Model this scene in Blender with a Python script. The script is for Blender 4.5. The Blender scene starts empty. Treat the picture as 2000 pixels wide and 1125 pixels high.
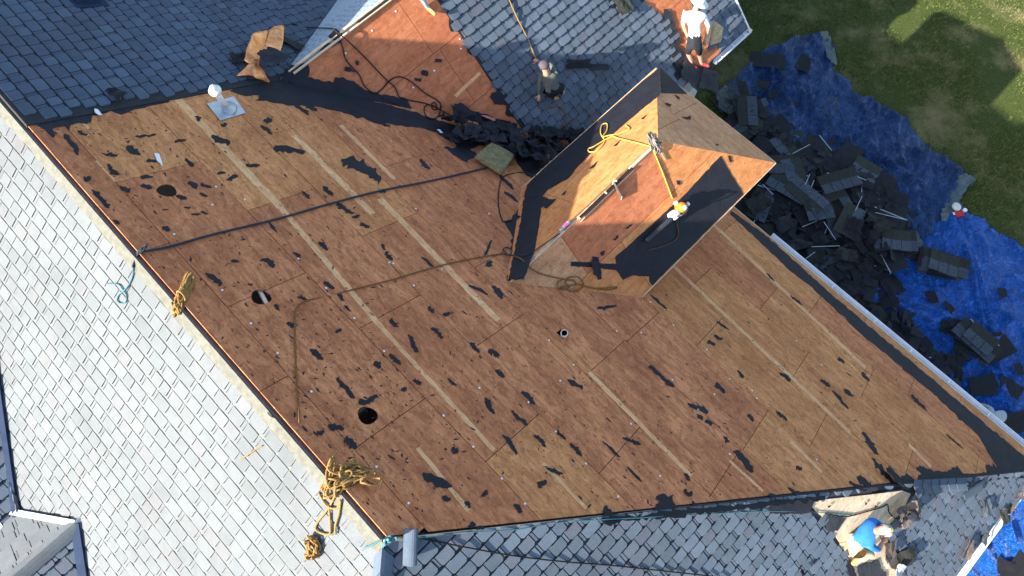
import bpy, bmesh, math, random
from mathutils import Vector, Matrix, noise
random.seed(7)
R = math.radians
SC = bpy.context.scene
COL = SC.collection

# ---------------------------------------------------------------- camera, sky, sun, exposure
CAM_Z = 18.3
TILT = R(19.0)
cam_d = bpy.data.cameras.new('camera'); cam = bpy.data.objects.new('camera', cam_d); COL.objects.link(cam)
cam.location = (0, 0, CAM_Z); cam.rotation_euler = (TILT, 0, 0)
cam_d.sensor_width = 36; cam_d.lens = 36 * 1333 / 2000; cam_d.clip_end = 800; cam_d.clip_start = .1
SC.camera = cam

EA = R(45.3)
E = Vector((-math.cos(EA), math.sin(EA), 0))          # along the main ridge, towards the upper left
A_ = Vector((E.y, -E.x, 0))                            # down the main slope, in plan
PHI = R(13.0)
PROF = math.tan(R(25.7))
SUN_H = (-A_ * math.cos(PHI) + E * math.sin(PHI))
SUN_EL = math.atan(PROF * math.cos(PHI))
SUN = Vector((SUN_H.x * math.cos(SUN_EL), SUN_H.y * math.cos(SUN_EL), math.sin(SUN_EL)))
sun_d = bpy.data.lights.new('sun', 'SUN'); sun = bpy.data.objects.new('sun', sun_d); COL.objects.link(sun)
sun_d.energy = 5.0; sun_d.angle = R(0.53); sun_d.color = (1.0, .93, .82)
sun.rotation_euler = SUN.to_track_quat('Z', 'Y').to_euler()
sun.location = SUN * 60
W = bpy.data.worlds.new('World'); SC.world = W; W.use_nodes = True
wn = W.node_tree.nodes; wl = W.node_tree.links
sky = wn.new('ShaderNodeTexSky'); sky.sky_type = 'NISHITA'; sky.sun_disc = False
sky.sun_elevation = SUN_EL; sky.sun_rotation = math.atan2(SUN.x, SUN.y)
sky.air_density = 1.0; sky.dust_density = 1.5; sky.ozone_density = 1.0
bg = wn['Background']; wl.new(sky.outputs[0], bg.inputs[0]); bg.inputs[1].default_value = 0.12
SC.view_settings.view_transform = 'Standard'; SC.view_settings.look = 'None'
SC.view_settings.exposure = 1.72; SC.view_settings.gamma = 1.0

# ---------------------------------------------------------------- pixel -> place helpers
C0 = Vector((0, 0, CAM_Z))
RX = Vector((1, 0, 0)); UX = Vector((0, math.cos(TILT), math.sin(TILT))); DX = Vector((0, math.sin(TILT), -math.cos(TILT)))
def ray(u, v): return (RX * (u - 1000) - UX * (v - 562.5) + DX * 1333) / 1333
def hit(u, v, n, p0):
    d = ray(u, v); return C0 + d * (n.dot(p0 - C0) / n.dot(d))
def atz(u, v, z):
    d = ray(u, v); return C0 + d * ((z - CAM_Z) / d.z)
Z = Vector((0, 0, 1))
class Plane:
    """roof plane: o a point on it, x along the courses, y down the slope, n its normal"""
    def __init__(s, o, down, tan):
        s.o = o.copy(); down = down.normalized()
        s.y = (down - Z * tan).normalized(); s.n = (down * tan + Z).normalized(); s.x = s.y.cross(s.n) * -1
    def px(s, u, v): return hit(u, v, s.n, s.o)
    def co(s, p): d = p - s.o; return (d.dot(s.x), d.dot(s.y))
    def pc(s, u, v): return s.co(s.px(u, v))
    def at(s, x, y, h=0): return s.o + s.x * x + s.y * y + s.n * h
AL = math.tan(R(34)); TH = .816
P_REF = C0 + ray(500, 760) * 8.476
nA = (A_ * AL + Z).normalized()
def onA(u, v): return hit(u, v, nA, P_REF)
RE = onA(750, 1050)                                    # lower end of the main ridge
S0 = onA(545, 158)                                     # where the wing's ridge starts
PA = Plane(RE, A_, AL); PB = Plane(RE, -A_, AL); PH = Plane(RE, -E, TH)
PE = Plane(S0, -E, TH); PF = Plane(S0, E, TH)
# local frame of A: x axis sign check is done through co(), so only use co/at
ZR = CAM_Z - 11.0; ZE = CAM_Z - 12.3                   # raised wing: ridge and eave heights
GP = atz(1285, 275, ZR)                                # its ridge end
GR_e = GP.dot(E)
PG1 = Plane(GP, E, 1.3 / 1.58); PG2 = Plane(GP, -E, 1.3 / 1.6)
PG3 = Plane(GP, A_, 1.3 / 2.12)
GROUND = Plane(Vector((0, 0, 0)), Vector((0, -1, 0)), 0)

# ---------------------------------------------------------------- objects
def link(o, parent=None):
    COL.objects.link(o)
    if parent: o.parent = parent
    return o
def thing(name, label, cat, loc=(0, 0, 0), group=None):
    o = bpy.data.objects.new(name, None); link(o); o.location = loc; o.empty_display_size = .2
    o['label'] = label; o['category'] = cat
    if group: o['group'] = group
    return o
def tag(o, label, cat, group=None):
    o['label'] = label; o['category'] = cat
    if group: o['group'] = group
    return o
class MB:
    def __init__(s): s.v = []; s.f = []; s.m = []; s.t = []; s.uv = None
    def poly(s, pts, m=0, t=0.0):
        k = len(s.v); s.v += [tuple(p) for p in pts]; s.f.append(tuple(range(k, k + len(pts)))); s.m.append(m); s.t.append(t)
    def slab(s, top, n, th, m=0, t=0.0, ms=None):
        k = len(s.v); N = len(top); s.v += [tuple(p) for p in top] + [tuple(Vector(p) - n * th) for p in top]
        s.f.append(tuple(range(k, k + N))); s.m.append(m); s.t.append(t)
        s.f.append(tuple(reversed(range(k + N, k + 2 * N)))); s.m.append(m); s.t.append(t)
        for i in range(N):
            j = (i + 1) % N
            s.f.append((k + j, k + i, k + N + i, k + N + j)); s.m.append(m if ms is None else ms); s.t.append(t)
    def box(s, c, ax, ay, az, m=0, t=0.0):      # half-extent vectors
        c = Vector(c)
        s.slab([c + az - ax - ay, c + az + ax - ay, c + az + ax + ay, c + az - ax + ay], az.normalized(), 2 * az.length, m, t)
    def bar(s, a, b, w, h, up=Z, m=0, t=0.0):
        a = Vector(a); b = Vector(b); d = (b - a); x = d.normalized(); y = up.cross(x).normalized(); z = x.cross(y)
        s.box((a + b) / 2, d / 2, y * w / 2, z * h / 2, m, t)
    def tube(s, pts, r, seg=6, m=0, caps=True, r2=None, t=0.0):
        pts = [Vector(p) for p in pts]; k = len(s.v); N = len(pts)
        d = (pts[1] - pts[0]).normalized(); nrm = d.orthogonal().normalized()
        for i, p in enumerate(pts):
            d = (pts[min(i + 1, N - 1)] - pts[max(i - 1, 0)]).normalized()
            nrm = (nrm - d * nrm.dot(d)).normalized(); b = d.cross(nrm)
            rr = r if not hasattr(r, '__len__') else r[i]
            for j in range(seg):
                a = 2 * math.pi * j / seg; s.v.append(tuple(p + (nrm * math.cos(a) + b * math.sin(a)) * rr))
        for i in range(N - 1):
            for j in range(seg):
                j2 = (j + 1) % seg
                s.f.append((k + i * seg + j, k + i * seg + j2, k + (i + 1) * seg + j2, k + (i + 1) * seg + j)); s.m.append(m); s.t.append(t)
        if caps:
            s.f.append(tuple(reversed(range(k, k + seg)))); s.m.append(m); s.t.append(t)
            s.f.append(tuple(range(k + (N - 1) * seg, k + N * seg))); s.m.append(m); s.t.append(t)
    def lathe(s, o, ax, prof, seg=16, m=0, caps=True):      # prof: (height, radius)
        s.tube([Vector(o) + ax * h for h, r in prof], [r for h, r in prof], seg, m, caps)
    def build(s, name, mats, parent=None, plane=None, smooth=False, stuff=False, origin=None):
        me = bpy.data.meshes.new(name)
        o3 = Vector(origin) if origin is not None else Vector((0, 0, 0))
        me.from_pydata([tuple(Vector(p) - o3) for p in s.v] if origin is not None else s.v, [], s.f)
        for mm in (mats if isinstance(mats, (list, tuple)) else [mats]): me.materials.append(mm)
        me.polygons.foreach_set('material_index', s.m)
        if any(s.t):
            at = me.attributes.new('tone', 'FLOAT', 'FACE'); at.data.foreach_set('value', s.t)
        if plane:
            uv = me.uv_layers.new(name='UVMap'); buf = []
            for lp in me.loops:
                d = Vector(s.v[lp.vertex_index]) - plane.o; buf += [d.dot(plane.x), d.dot(plane.y)]
            uv.data.foreach_set('uv', buf)
        if smooth: me.polygons.foreach_set('use_smooth', [True] * len(me.polygons))
        me.validate(); me.update()
        ob = bpy.data.objects.new(name, me); link(ob, parent); ob.location = o3
        if stuff: ob['kind'] = 'stuff'
        return ob
def part_node(name, parent):                             # a joined helper part is always a mesh; used for sub-part parents
    raise NotImplementedError

# ---------------------------------------------------------------- materials
def new_mat(name):
    m = bpy.data.materials.new(name); m.use_nodes = True; nt = m.node_tree
    return m, nt, nt.nodes['Principled BSDF']
def nd(nt, typ, **kw):
    n = nt.nodes.new(typ)
    for k, v in kw.items():
        if k in n.inputs: n.inputs[k].default_value = v
        else: setattr(n, k, v)
    return n
def noise_(nt, vec, scale, detail=4, rough=.55, dist=0):
    n = nd(nt, 'ShaderNodeTexNoise', Scale=scale, Detail=detail, Roughness=rough, Distortion=dist); nt.links.new(vec, n.inputs['Vector']); return n.outputs['Fac']
def mapr(nt, val, a, b, c=0., d=1.):
    n = nd(nt, 'ShaderNodeMapRange'); nt.links.new(val, n.inputs[0])
    for i, x in zip((1, 2, 3, 4), (a, b, c, d)): n.inputs[i].default_value = x
    return n.outputs[0]
def mixc(nt, fac, a, b, mode='MIX'):
    n = nt.nodes.new('ShaderNodeMix'); n.data_type = 'RGBA'; n.blend_type = mode
    if isinstance(fac, (int, float)): n.inputs[0].default_value = fac
    else: nt.links.new(fac, n.inputs[0])
    for i, x in ((6, a), (7, b)):
        if isinstance(x, tuple): n.inputs[i].default_value = (*x, 1)
        else: nt.links.new(x, n.inputs[i])
    return n.outputs[2]
def math_(nt, op, a, b=0.):
    n = nt.nodes.new('ShaderNodeMath'); n.operation = op
    for i, x in enumerate((a, b)):
        if isinstance(x, (int, float)): n.inputs[i].default_value = x
        else: nt.links.new(x, n.inputs[i])
    return n.outputs[0]
def scalev(nt, vec, sx, sy, sz=1, off=None):
    n = nt.nodes.new('ShaderNodeMapping'); n.inputs['Scale'].default_value = (sx, sy, sz); nt.links.new(vec, n.inputs[0])
    if off is not None: nt.links.new(off, n.inputs['Location'])
    return n.outputs[0]
def bump(nt, b, h, strength, dist):
    n = nd(nt, 'ShaderNodeBump', Strength=strength, Distance=dist); nt.links.new(h, n.inputs['Height']); nt.links.new(n.outputs[0], b.inputs['Normal'])
def geo_pos(nt): return nt.nodes.new('ShaderNodeNewGeometry').outputs['Position']
def plain(name, col, rough=.6, metal=0., var=.12, scale=6, spec=.4, bmp=0, obj_var=0.):
    m, nt, b = new_mat(name); p = geo_pos(nt)
    f = noise_(nt, p, scale, 5)
    c = mixc(nt, mapr(nt, f, .3, .7), tuple(x * (1 - var) for x in col), tuple(min(1, x * (1 + var)) for x in col))
    if obj_var:
        oi = nt.nodes.new('ShaderNodeObjectInfo').outputs['Random']
        c = mixc(nt, mapr(nt, oi, 0, 1, 0, obj_var), c, (0.0, 0.0, 0.0))
    nt.links.new(c, b.inputs['Base Color']); b.inputs['Roughness'].default_value = rough; b.inputs['Metallic'].default_value = metal
    b.inputs['Specular IOR Level'].default_value = spec
    if bmp: bump(nt, b, noise_(nt, p, scale * 8, 4), bmp, .01)
    return m
def wood(name, light, dark, stain, fleck=.5, tint=.25, blotch=1.0):
    """weathered plywood: grain along the sheet, blotches, tar flecks"""
    m, nt, b = new_mat(name)
    uv = nt.nodes.new('ShaderNodeUVMap').outputs[0]
    rnd = nt.nodes.new('ShaderNodeObjectInfo').outputs['Random']
    cx = nt.nodes.new('ShaderNodeCombineXYZ'); nt.links.new(math_(nt, 'MULTIPLY', rnd, 37.), cx.inputs[2]); off = cx.outputs[0]
    g1 = noise_(nt, scalev(nt, uv, .7, 4.2, 1, off), 1.6, 9, .68, 1.3)
    g2 = noise_(nt, scalev(nt, uv, 2.2, 60, 1, off), 1.0, 5, .6, .4)
    bl = noise_(nt, scalev(nt, uv, .8, 1.4), .9 * blotch, 6, .6, .3)
    bl2 = noise_(nt, scalev(nt, uv, 1.5, 4.5, 1, off), 1.7, 8, .7, .5)
    c = mixc(nt, mapr(nt, g1, .40, .60), light, dark)
    c = mixc(nt, mapr(nt, bl, .42, .68, 0, .75), c, stain)
    c = mixc(nt, mapr(nt, g2, .52, .8, 0, .25), c, tuple(x * .62 for x in dark))
    mo = noise_(nt, scalev(nt, uv, 1, 1.7), 5.5, 10, .75, .8)
    c = mixc(nt, mapr(nt, mo, .48, .60, 0, .62), c, tuple(x * .70 for x in stain))
    mo2 = noise_(nt, scalev(nt, uv, 1, 2.2, 1, off), 9, 8, .75, .8)
    c = mixc(nt, mapr(nt, mo2, .54, .66, 0, .55), c, tuple(min(1, x * 1.3) for x in light))
    c = mixc(nt, mapr(nt, bl2, .58, .74, 0, .5), c, tuple(min(1, x * 1.35) for x in light))
    # scuffs: sharp pale scratches
    sc = noise_(nt, scalev(nt, uv, 2.5, 26, 1, off), 2.4, 6, .75, 1.4)
    c = mixc(nt, mapr(nt, sc, .59, .68, 0, .55), c, (.78, .52, .36))
    # flecks of tar paper and staple stains
    fk = noise_(nt, scalev(nt, uv, 8, 17, 1, off), 2.2, 3, .6)
    fkm = noise_(nt, uv, 1.3, 3)
    fkf = math_(nt, 'MULTIPLY', mapr(nt, fk, .655, .69), mapr(nt, fkm, .38, .6, .25, 1))
    c = mixc(nt, math_(nt, 'MULTIPLY', fkf, fleck), c, (.028, .022, .024))
    kn = nd(nt, 'ShaderNodeTexVoronoi', Scale=1.0); nt.links.new(scalev(nt, uv, 3.1, 5.2, 1, off), kn.inputs['Vector'])
    c = mixc(nt, mapr(nt, kn.outputs['Distance'], .05, .13, .5, 0), c, (.13, .055, .03))
    c = mixc(nt, math_(nt, 'MULTIPLY', rnd, tint), c, stain)
    nt.links.new(c, b.inputs['Base Color']); b.inputs['Roughness'].default_value = .75; b.inputs['Specular IOR Level'].default_value = .25
    bump(nt, b, math_(nt, 'ADD', g2, math_(nt, 'MULTIPLY', g1, .7)), .35, .006)
    return m
M = {}
M['ply'] = wood('weathered_plywood', (.72, .285, .118), (.44, .160, .064), (.31, .090, .036), .9, .22)
M['ply_yellow'] = wood('yellow_plywood', (.74, .33, .125), (.50, .20, .070), (.38, .130, .044), .85, .25)
M['ply_red'] = wood('red_plywood', (.60, .22, .095), (.46, .15, .062), (.38, .11, .045), .35, .25)
M['ply_pale'] = wood('pale_plywood', (.66, .36, .18), (.50, .24, .11), (.44, .19, .085), .35, .2)
M['ply_orange'] = wood('orange_plywood', (.68, .30, .105), (.52, .20, .065), (.45, .155, .048), .35, .2)
M['ply_white'] = wood('bleached_plywood', (.78, .64, .46), (.62, .46, .29), (.50, .38, .24), .3, .2)
M['strip'] = wood('clean_wood_strip', (.84, .50, .25), (.72, .38, .17), (.62, .30, .13), .8, .3)
M['lumber'] = plain('cut_lumber', (.62, .45, .29), .7, var=.25, scale=9)
M['dark_void'] = plain('attic_dark_timber', (.05, .035, .025), .9)
def felt(name, col, var=.5):
    m, nt, b = new_mat(name); p = geo_pos(nt)
    f = noise_(nt, p, 3.5, 8, .65); f2 = noise_(nt, p, 45, 3, .7)
    c = mixc(nt, mapr(nt, f, .35, .7), tuple(x * (1 - var * .5) for x in col), tuple(x * (1 + var) for x in col))
    c = mixc(nt, mapr(nt, f2, .66, .74, 0, .35), c, (.07, .075, .085))
    oi = nt.nodes.new('ShaderNodeObjectInfo').outputs['Random']
    c = mixc(nt, math_(nt, 'MULTIPLY', oi, .35), c, (.008, .009, .012))
    nt.links.new(c, b.inputs['Base Color']); b.inputs['Roughness'].default_value = .72; b.inputs['Specular IOR Level'].default_value = .3
    bump(nt, b, noise_(nt, p, 5, 6, .6, 1.0), .5, .03)
    return m
M['felt'] = felt('black_roofing_felt', (.0115, .013, .021))
M['felt_grey'] = felt('dusty_roofing_felt', (.030, .032, .040))
def shingle_mat(name, cols, rough=.88):
    m, nt, b = new_mat(name); p = geo_pos(nt)
    at = nt.nodes.new('ShaderNodeAttribute'); at.attribute_name = 'tone'
    oi = nt.nodes.new('ShaderNodeObjectInfo').outputs['Random']
    fr = math_(nt, 'FRACT', math_(nt, 'ADD', math_(nt, 'MULTIPLY', oi, 7.31), at.outputs['Fac']))
    r = nt.nodes.new('ShaderNodeValToRGB'); nt.links.new(fr, r.inputs[0]); el = r.color_ramp.elements
    el[0].position = 0; el[0].color = (*cols[0], 1); el[1].position = 1; el[1].color = (*cols[-1], 1)
    for i, c in enumerate(cols[1:-1]):
        e = el.new((i + 1) / (len(cols) - 1)); e.color = (*c, 1)
    g = noise_(nt, p, 190, 2, .8); bl = noise_(nt, p, 6, 6, .6); wear = noise_(nt, p, .7, 5)
    c = mixc(nt, mapr(nt, g, .35, .65), mixc(nt, .62, r.outputs[0], (0., 0., 0.)), r.outputs[0])
    c = mixc(nt, mapr(nt, bl, .3, .7, 0, .4), c, mixc(nt, .2, r.outputs[0], (.17, .18, .19)))
    c = mixc(nt, mapr(nt, wear, .45, .75, 0, .35), c, (.06, .066, .075))
    nt.links.new(c, b.inputs['Base Color']); b.inputs['Roughness'].default_value = rough; b.inputs['Specular IOR Level'].default_value = .25
    bump(nt, b, g, .5, .004)
    return m
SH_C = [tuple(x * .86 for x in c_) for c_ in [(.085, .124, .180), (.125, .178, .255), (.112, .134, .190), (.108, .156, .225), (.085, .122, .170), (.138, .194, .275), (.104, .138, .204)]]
M['shingle'] = shingle_mat('granule_shingle', SH_C)  # shaded copy: blue shade of the upper slope is mixed into its tones
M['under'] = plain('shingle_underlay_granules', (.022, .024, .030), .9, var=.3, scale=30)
M['shingle_light'] = shingle_mat('sunlit_shingle_copy', [tuple(min(.9, (.36 * x + .64 * m_) * k_) for x, m_, k_ in zip(c, (.080, .106, .148), (2.24, 1.84, 1.40))) for c in SH_C])  # lit copy of the shingle: sunlight on slope B is put into the colour
M['headlap'] = plain('olive_headlap_granules', (.030, .031, .024), .9, var=.35, scale=12, obj_var=.5)
M['tabgrey'] = plain('grey_shingle_tab', (.060, .075, .095), .9, var=.3, scale=12, obj_var=.4)
M['shback'] = plain('black_shingle_back', (.011, .012, .016), .85, var=.4, scale=8, obj_var=.5)
M['adhesive'] = plain('bare_shingle_headlap_strip', (.130, .130, .108), .9, var=.22, scale=14, bmp=.4)
M['starter'] = plain('grey_starter_course', (.26, .33, .40), .85, var=.15, scale=20, bmp=.3)
M['white_metal'] = plain('white_painted_aluminium', (.72, .75, .78), .35, var=.06, scale=3)
M['grey_metal'] = plain('grey_galvanised_metal', (.42, .46, .50), .4, .5, var=.15, scale=8)
M['flue'] = plain('white_flue_metal', (.78, .78, .76), .35, .1, var=.08)
M['shaded_metal'] = plain('shaded_flashing', (.030, .045, .085), .95, var=.12, spec=.05)  # darkened and blued to paint in the shade of the valley channel
M['gap_shade'] = plain('painted_gap_shade', (.008, .007, .006), .95)  # near-black colour painting the shade inside the ridge slits
M['pvc'] = plain('cream_pvc', (.62, .58, .50), .5, var=.1)
M['white'] = plain('white_paper', (.8, .8, .8), .7, var=.06)
M['cyanp'] = plain('pale_blue_foil', (.55, .72, .80), .4, var=.1)
m, nt, b = new_mat('bright_copper'); p = geo_pos(nt); f = noise_(nt, p, 9, 6, .6, .6)
nt.links.new(mixc(nt, mapr(nt, f, .35, .65), (.62, .19, .06), (.85, .42, .17)), b.inputs['Base Color']); b.inputs['Metallic'].default_value = .75; b.inputs['Roughness'].default_value = .38; bump(nt, b, f, .5, .03); M['copper'] = m
M['copper_old'] = plain('brown_shingle_back', (.085, .066, .058), .85, 0, var=.4, scale=12)
M['copper_red'] = plain('scuffed_red_copper', (.55, .20, .17), .6, .2, var=.5, scale=30)
M['foam'] = plain('dirty_foam_pad', (.20, .175, .085), .95, var=.35, scale=14, bmp=.8)
M['foam_light'] = plain('tan_foam_pad', (.42, .33, .17), .95, var=.3, scale=12, bmp=.6)
M['under_light'] = plain('sunlit_underlay_copy', (.16, .165, .165), .9, var=.2, scale=30)  # underlay lightened to carry the sunlight painted on slope B
M['shingle_mid'] = shingle_mat('part_lit_shingle_copy', [(c[0] * 1.32, c[1] * 1.24, c[2] * 1.14) for c in SH_C])  # part-lit copy: some of the sun on these slopes is painted in
def rope_mat(name, c1, c2, freq=26):
    m, nt, b = new_mat(name); uv = nt.nodes.new('ShaderNodeUVMap').outputs[0]
    w = nd(nt, 'ShaderNodeTexWave', Scale=freq, Distortion=0.3); w.bands_direction = 'DIAGONAL'; nt.links.new(uv, w.inputs['Vector'])
    c = mixc(nt, mapr(nt, w.outputs['Fac'], .35, .6), c1, c2); nt.links.new(c, b.inputs['Base Color'])
    b.inputs['Roughness'].default_value = .8; b.inputs['Specular IOR Level'].default_value = .2; bump(nt, b, w.outputs['Fac'], .5, .004); return m
M['rope_gold'] = rope_mat('gold_braided_rope', (.13, .07, .022), (.50, .30, .10))
M['rope_brown'] = rope_mat('ochre_rope', (.07, .035, .012), (.36, .18, .05))
M['rope_yellow'] = rope_mat('yellow_rope', (.55, .30, .04), (.85, .55, .12))
M['rope_black'] = rope_mat('black_cord', (.012, .010, .012), (.03, .026, .03))
M['rope_blue'] = rope_mat('dark_blue_rope', (.015, .022, .035), (.05, .07, .10))
M['rope_teal'] = rope_mat('teal_cord', (.03, .12, .15), (.09, .26, .31))
M['rope_grey'] = rope_mat('grey_rope', (.10, .09, .08), (.42, .39, .33))
M['hose'] = rope_mat('brown_rubber_hose', (.05, .025, .02), (.16, .08, .06))
M['skin'] = plain('skin', (.50, .27, .18), .55, var=.08)
M['skin_pink'] = plain('sunburnt_skin', (.55, .26, .18), .55, var=.08)
M['hair'] = plain('dark_hair', (.02, .014, .01), .7)
def cloth(name, col, var=.2): return plain(name, col, .9, var=var, scale=10, spec=.15, bmp=.4)
M['blue_shirt'] = cloth('bright_blue_cotton', (.03, .16, .50)); M['pale_trousers'] = cloth('dusty_tan_denim', (.50, .38, .20))
M['white_shirt'] = cloth('white_cotton', (.78, .80, .78), .06); M['white_hatm'] = cloth('pale_hat_fabric', (.72, .74, .68), .08)
M['grey_shirt'] = cloth('grey_green_hoodie', (.115, .13, .12)); M['dark_trousers'] = cloth('dark_trousers', (.022, .024, .03))
M['grey_shirt2'] = cloth('light_grey_tee', (.36, .38, .38), .06); M['jeans'] = cloth('washed_jeans', (.30, .36, .42), .3)
M['khaki'] = cloth('khaki_cotton', (.42, .32, .17)); M['boots'] = cloth('tan_suede_boots', (.52, .30, .10)); M['red_shoe'] = cloth('red_trainer', (.60, .05, .05), .4)
M['cap_grey'] = cloth('light_grey_cap', (.26, .24, .24), .1); M['cap_dark'] = cloth('mauve_grey_cap', (.09, .075, .085)); M['yellow_patch'] = plain('yellow_patch', (.72, .62, .06), .6)
M['plastic_orange'] = plain('orange_plastic', (.80, .22, .02), .35, var=.05); M['plastic_white'] = plain('white_plastic', (.8, .8, .8), .35, var=.05)
M['plastic_black'] = plain('black_plastic', (.03, .033, .04), .35); M['red_plastic'] = plain('red_plastic', (.45, .02, .02), .4)
m, nt, b = new_mat('clear_bottle_plastic'); b.inputs['Base Color'].default_value = (.62, .68, .78, 1); b.inputs['Transmission Weight'].default_value = .5; b.inputs['Roughness'].default_value = .15; M['bottle'] = m
M['label_pink'] = plain('pink_label', (.55, .10, .28), .5, var=.3, scale=60)
M['wall'] = plain('cream_siding', (.52, .49, .43), .8, var=.05)
M['stone'] = plain('soil', (.07, .055, .04), .95)

# ---------------------------------------------------------------- 2D helpers
def clip_half(poly, nx, ny, d):
    out = []
    for i in range(len(poly)):
        a = poly[i]; b = poly[(i + 1) % len(poly)]
        da = nx * a[0] + ny * a[1] - d; db = nx * b[0] + ny * b[1] - d
        if da <= 0: out.append(a)
        if (da < 0 < db) or (db < 0 < da):
            t = da / (da - db); out.append((a[0] + (b[0] - a[0]) * t, a[1] + (b[1] - a[1]) * t))
    return out
def area(p): return .5 * sum(p[i][0] * p[(i + 1) % len(p)][1] - p[(i + 1) % len(p)][0] * p[i][1] for i in range(len(p)))
def halfs(poly):
    """half planes (inside <= d) of a convex polygon"""
    if area(poly) < 0: poly = poly[::-1]
    out = []
    for i in range(len(poly)):
        a = poly[i]; b = poly[(i + 1) % len(poly)]; nx, ny = b[1] - a[1], a[0] - b[0]; L = math.hypot(nx, ny)
        if L < 1e-6: continue
        nx /= L; ny /= L; out.append((nx, ny, nx * a[0] + ny * a[1]))
    return out
def inside(x, y, poly):
    r = False; j = len(poly) - 1
    for i in range(len(poly)):
        xi, yi = poly[i]; xj, yj = poly[j]
        if (yi > y) != (yj > y) and x < (xj - xi) * (y - yi) / (yj - yi + 1e-12) + xi: r = not r
        j = i
    return r
def jag(poly, step=.09, amp=.03, seed=0, keep=()):
    """subdivide and roughen an outline like torn felt; edges in keep stay straight"""
    rnd = random.Random(seed); out = []
    for i in range(len(poly)):
        a = poly[i]; b = poly[(i + 1) % len(poly)]; L = math.dist(a, b); out.append(a)
        if i in keep: continue
        n = int(L / step); nx, ny = -(b[1] - a[1]) / (L + 1e-9), (b[0] - a[0]) / (L + 1e-9)
        for k in range(1, n):
            t = (k + rnd.uniform(-.35, .35)) / n; o = rnd.gauss(0, amp)
            if rnd.random() < .12: o *= 2.3
            out.append((a[0] + (b[0] - a[0]) * t + nx * o, a[1] + (b[1] - a[1]) * t + ny * o))
    return out
def patch(name, pl, pxs, mat, parent, h=.006, th=.004, ragged=None, seed=0, keep=(), local=False, clip=None):
    poly = pxs if local else [pl.pc(*q) for q in pxs]
    for hp_ in (clip or []): poly = clip_half(poly, *hp_)
    if ragged: poly = jag(poly, *ragged, seed=seed, keep=keep)
    if area(poly) < 0: poly = poly[::-1]
    m = MB(); top = [pl.at(x, y, h) for x, y in poly]
    if (top[1] - top[0]).cross(top[2] - top[1]).dot(pl.n) == 0: pass
    m.slab(top, pl.n, th); o = m.build(name, mat, parent, pl)
    fix(o, pl.n); return o
def fix(o, n):
    bm = bmesh.new(); bm.from_mesh(o.data); bmesh.ops.recalc_face_normals(bm, faces=bm.faces); bm.to_mesh(o.data); bm.free()

# ---------------------------------------------------------------- the ground
HOUSE = thing('house', 'large house with its main roof stripped to bare plywood and the other slopes still shingled', 'house', (2, 2, 0))
HOUSE_INV = Matrix.Translation((-2, -2, 0))
def H_(o):                                                # parent to the house keeping place
    o.parent = HOUSE; o.matrix_parent_inverse = HOUSE_INV; return o
m, nt, b = new_mat('lawn_soil_and_grass'); p = geo_pos(nt)
n1 = noise_(nt, p, .55, 8, .62); n2 = noise_(nt, p, 14, 6, .7); n3 = noise_(nt, p, 1.9, 6, .6)
c = mixc(nt, mapr(nt, n2, .3, .7), (.030, .044, .012), (.085, .108, .028))
c = mixc(nt, mapr(nt, n1, .50, .68, 0, .75), c, (.27, .22, .11))
c = mixc(nt, mapr(nt, n3, .58, .75, 0, .5), c, (.23, .19, .11))
nt.links.new(c, b.inputs['Base Color']); b.inputs['Roughness'].default_value = .95; b.inputs['Specular IOR Level'].default_value = .1
bump(nt, b, noise_(nt, p, 30, 5, .8), .9, .05); M['lawn'] = m
g = MB(); N = 24
for i in range(N):
    for j in range(N):
        x0, x1 = [-300 + 600 * t / N for t in (i, i + 1)]; y0, y1 = [-300 + 600 * t / N for t in (j, j + 1)]
        g.poly([(x0, y0, 0), (x1, y0, 0), (x1, y1, 0), (x0, y1, 0)])
o = g.build('ground', M['lawn']); o['kind'] = 'structure'

# ---------------------------------------------------------------- plywood decks
def coE(pl, e, s_or=None): pass
def ply(parent, pl, mat, xs0, cell, halfp, courses, joints, gap=.005, th=.016, lift=0., skip=None, mats=None):
    """courses: list of y boundaries; joints: x offset of the joints of each course"""
    k = 0; out = []
    for ci in range(len(courses) - 1):
        y0, y1 = courses[ci], courses[ci + 1]
        x = joints[ci % len(joints)] - cell * 12
        while x < cell * 12:
            rect = [(x + gap, y0 + gap), (x + cell - gap, y0 + gap), (x + cell - gap, y1 - gap), (x + gap, y1 - gap)]
            for hp in halfp:
                if rect: rect = clip_half(rect, *hp)
            if len(rect) >= 3 and abs(area(rect)) > .02:
                if area(rect) < 0: rect = rect[::-1]
                mb = MB(); h = random.uniform(0, .003) + lift
                mb.slab([pl.at(a, b_, h) for a, b_ in rect], pl.n, th)
                mt = mat if mats is None else mats(sum(q[0] for q in rect) / len(rect), sum(q[1] for q in rect) / len(rect))
                o = mb.build('plywood_sheet', mt, parent, pl); fix(o, pl.n); out.append((o, rect)); k += 1
            x += cell
    return out
def H3(o): o.matrix_parent_inverse = Matrix.Identity(4); return o

# frame of A measured: e and s coordinates of RE
eR = RE.dot(E)
def A_es(e, s): return PA.co(RE + E * (e - eR) + PA.y * (s - 3.74))
sgn = PA.x.dot(E)                                         # +1 or -1
def ex(e): return (e - eR) * sgn
HIPK = .669                                               # change of e per metre of slope along the hip
S_EAVE = 16.15 - 3.74
hipA = [(ex(eR), 0), (ex(eR - HIPK * S_EAVE), S_EAVE)]
s0x, s0y = PA.co(S0)
VK = PA.y.z / -TH; VK = abs(VK)                           # change of e per metre of slope along the wing valley
def vx(ds, sg): return (s0x + sgn * sg * VK * ds, s0y + ds)
dsE = S_EAVE - s0y
A_poly = [(ex(15.5), .03), (ex(eR) + 0, .03), hipA[1], (vx(dsE, -1)[0], S_EAVE)]
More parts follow.
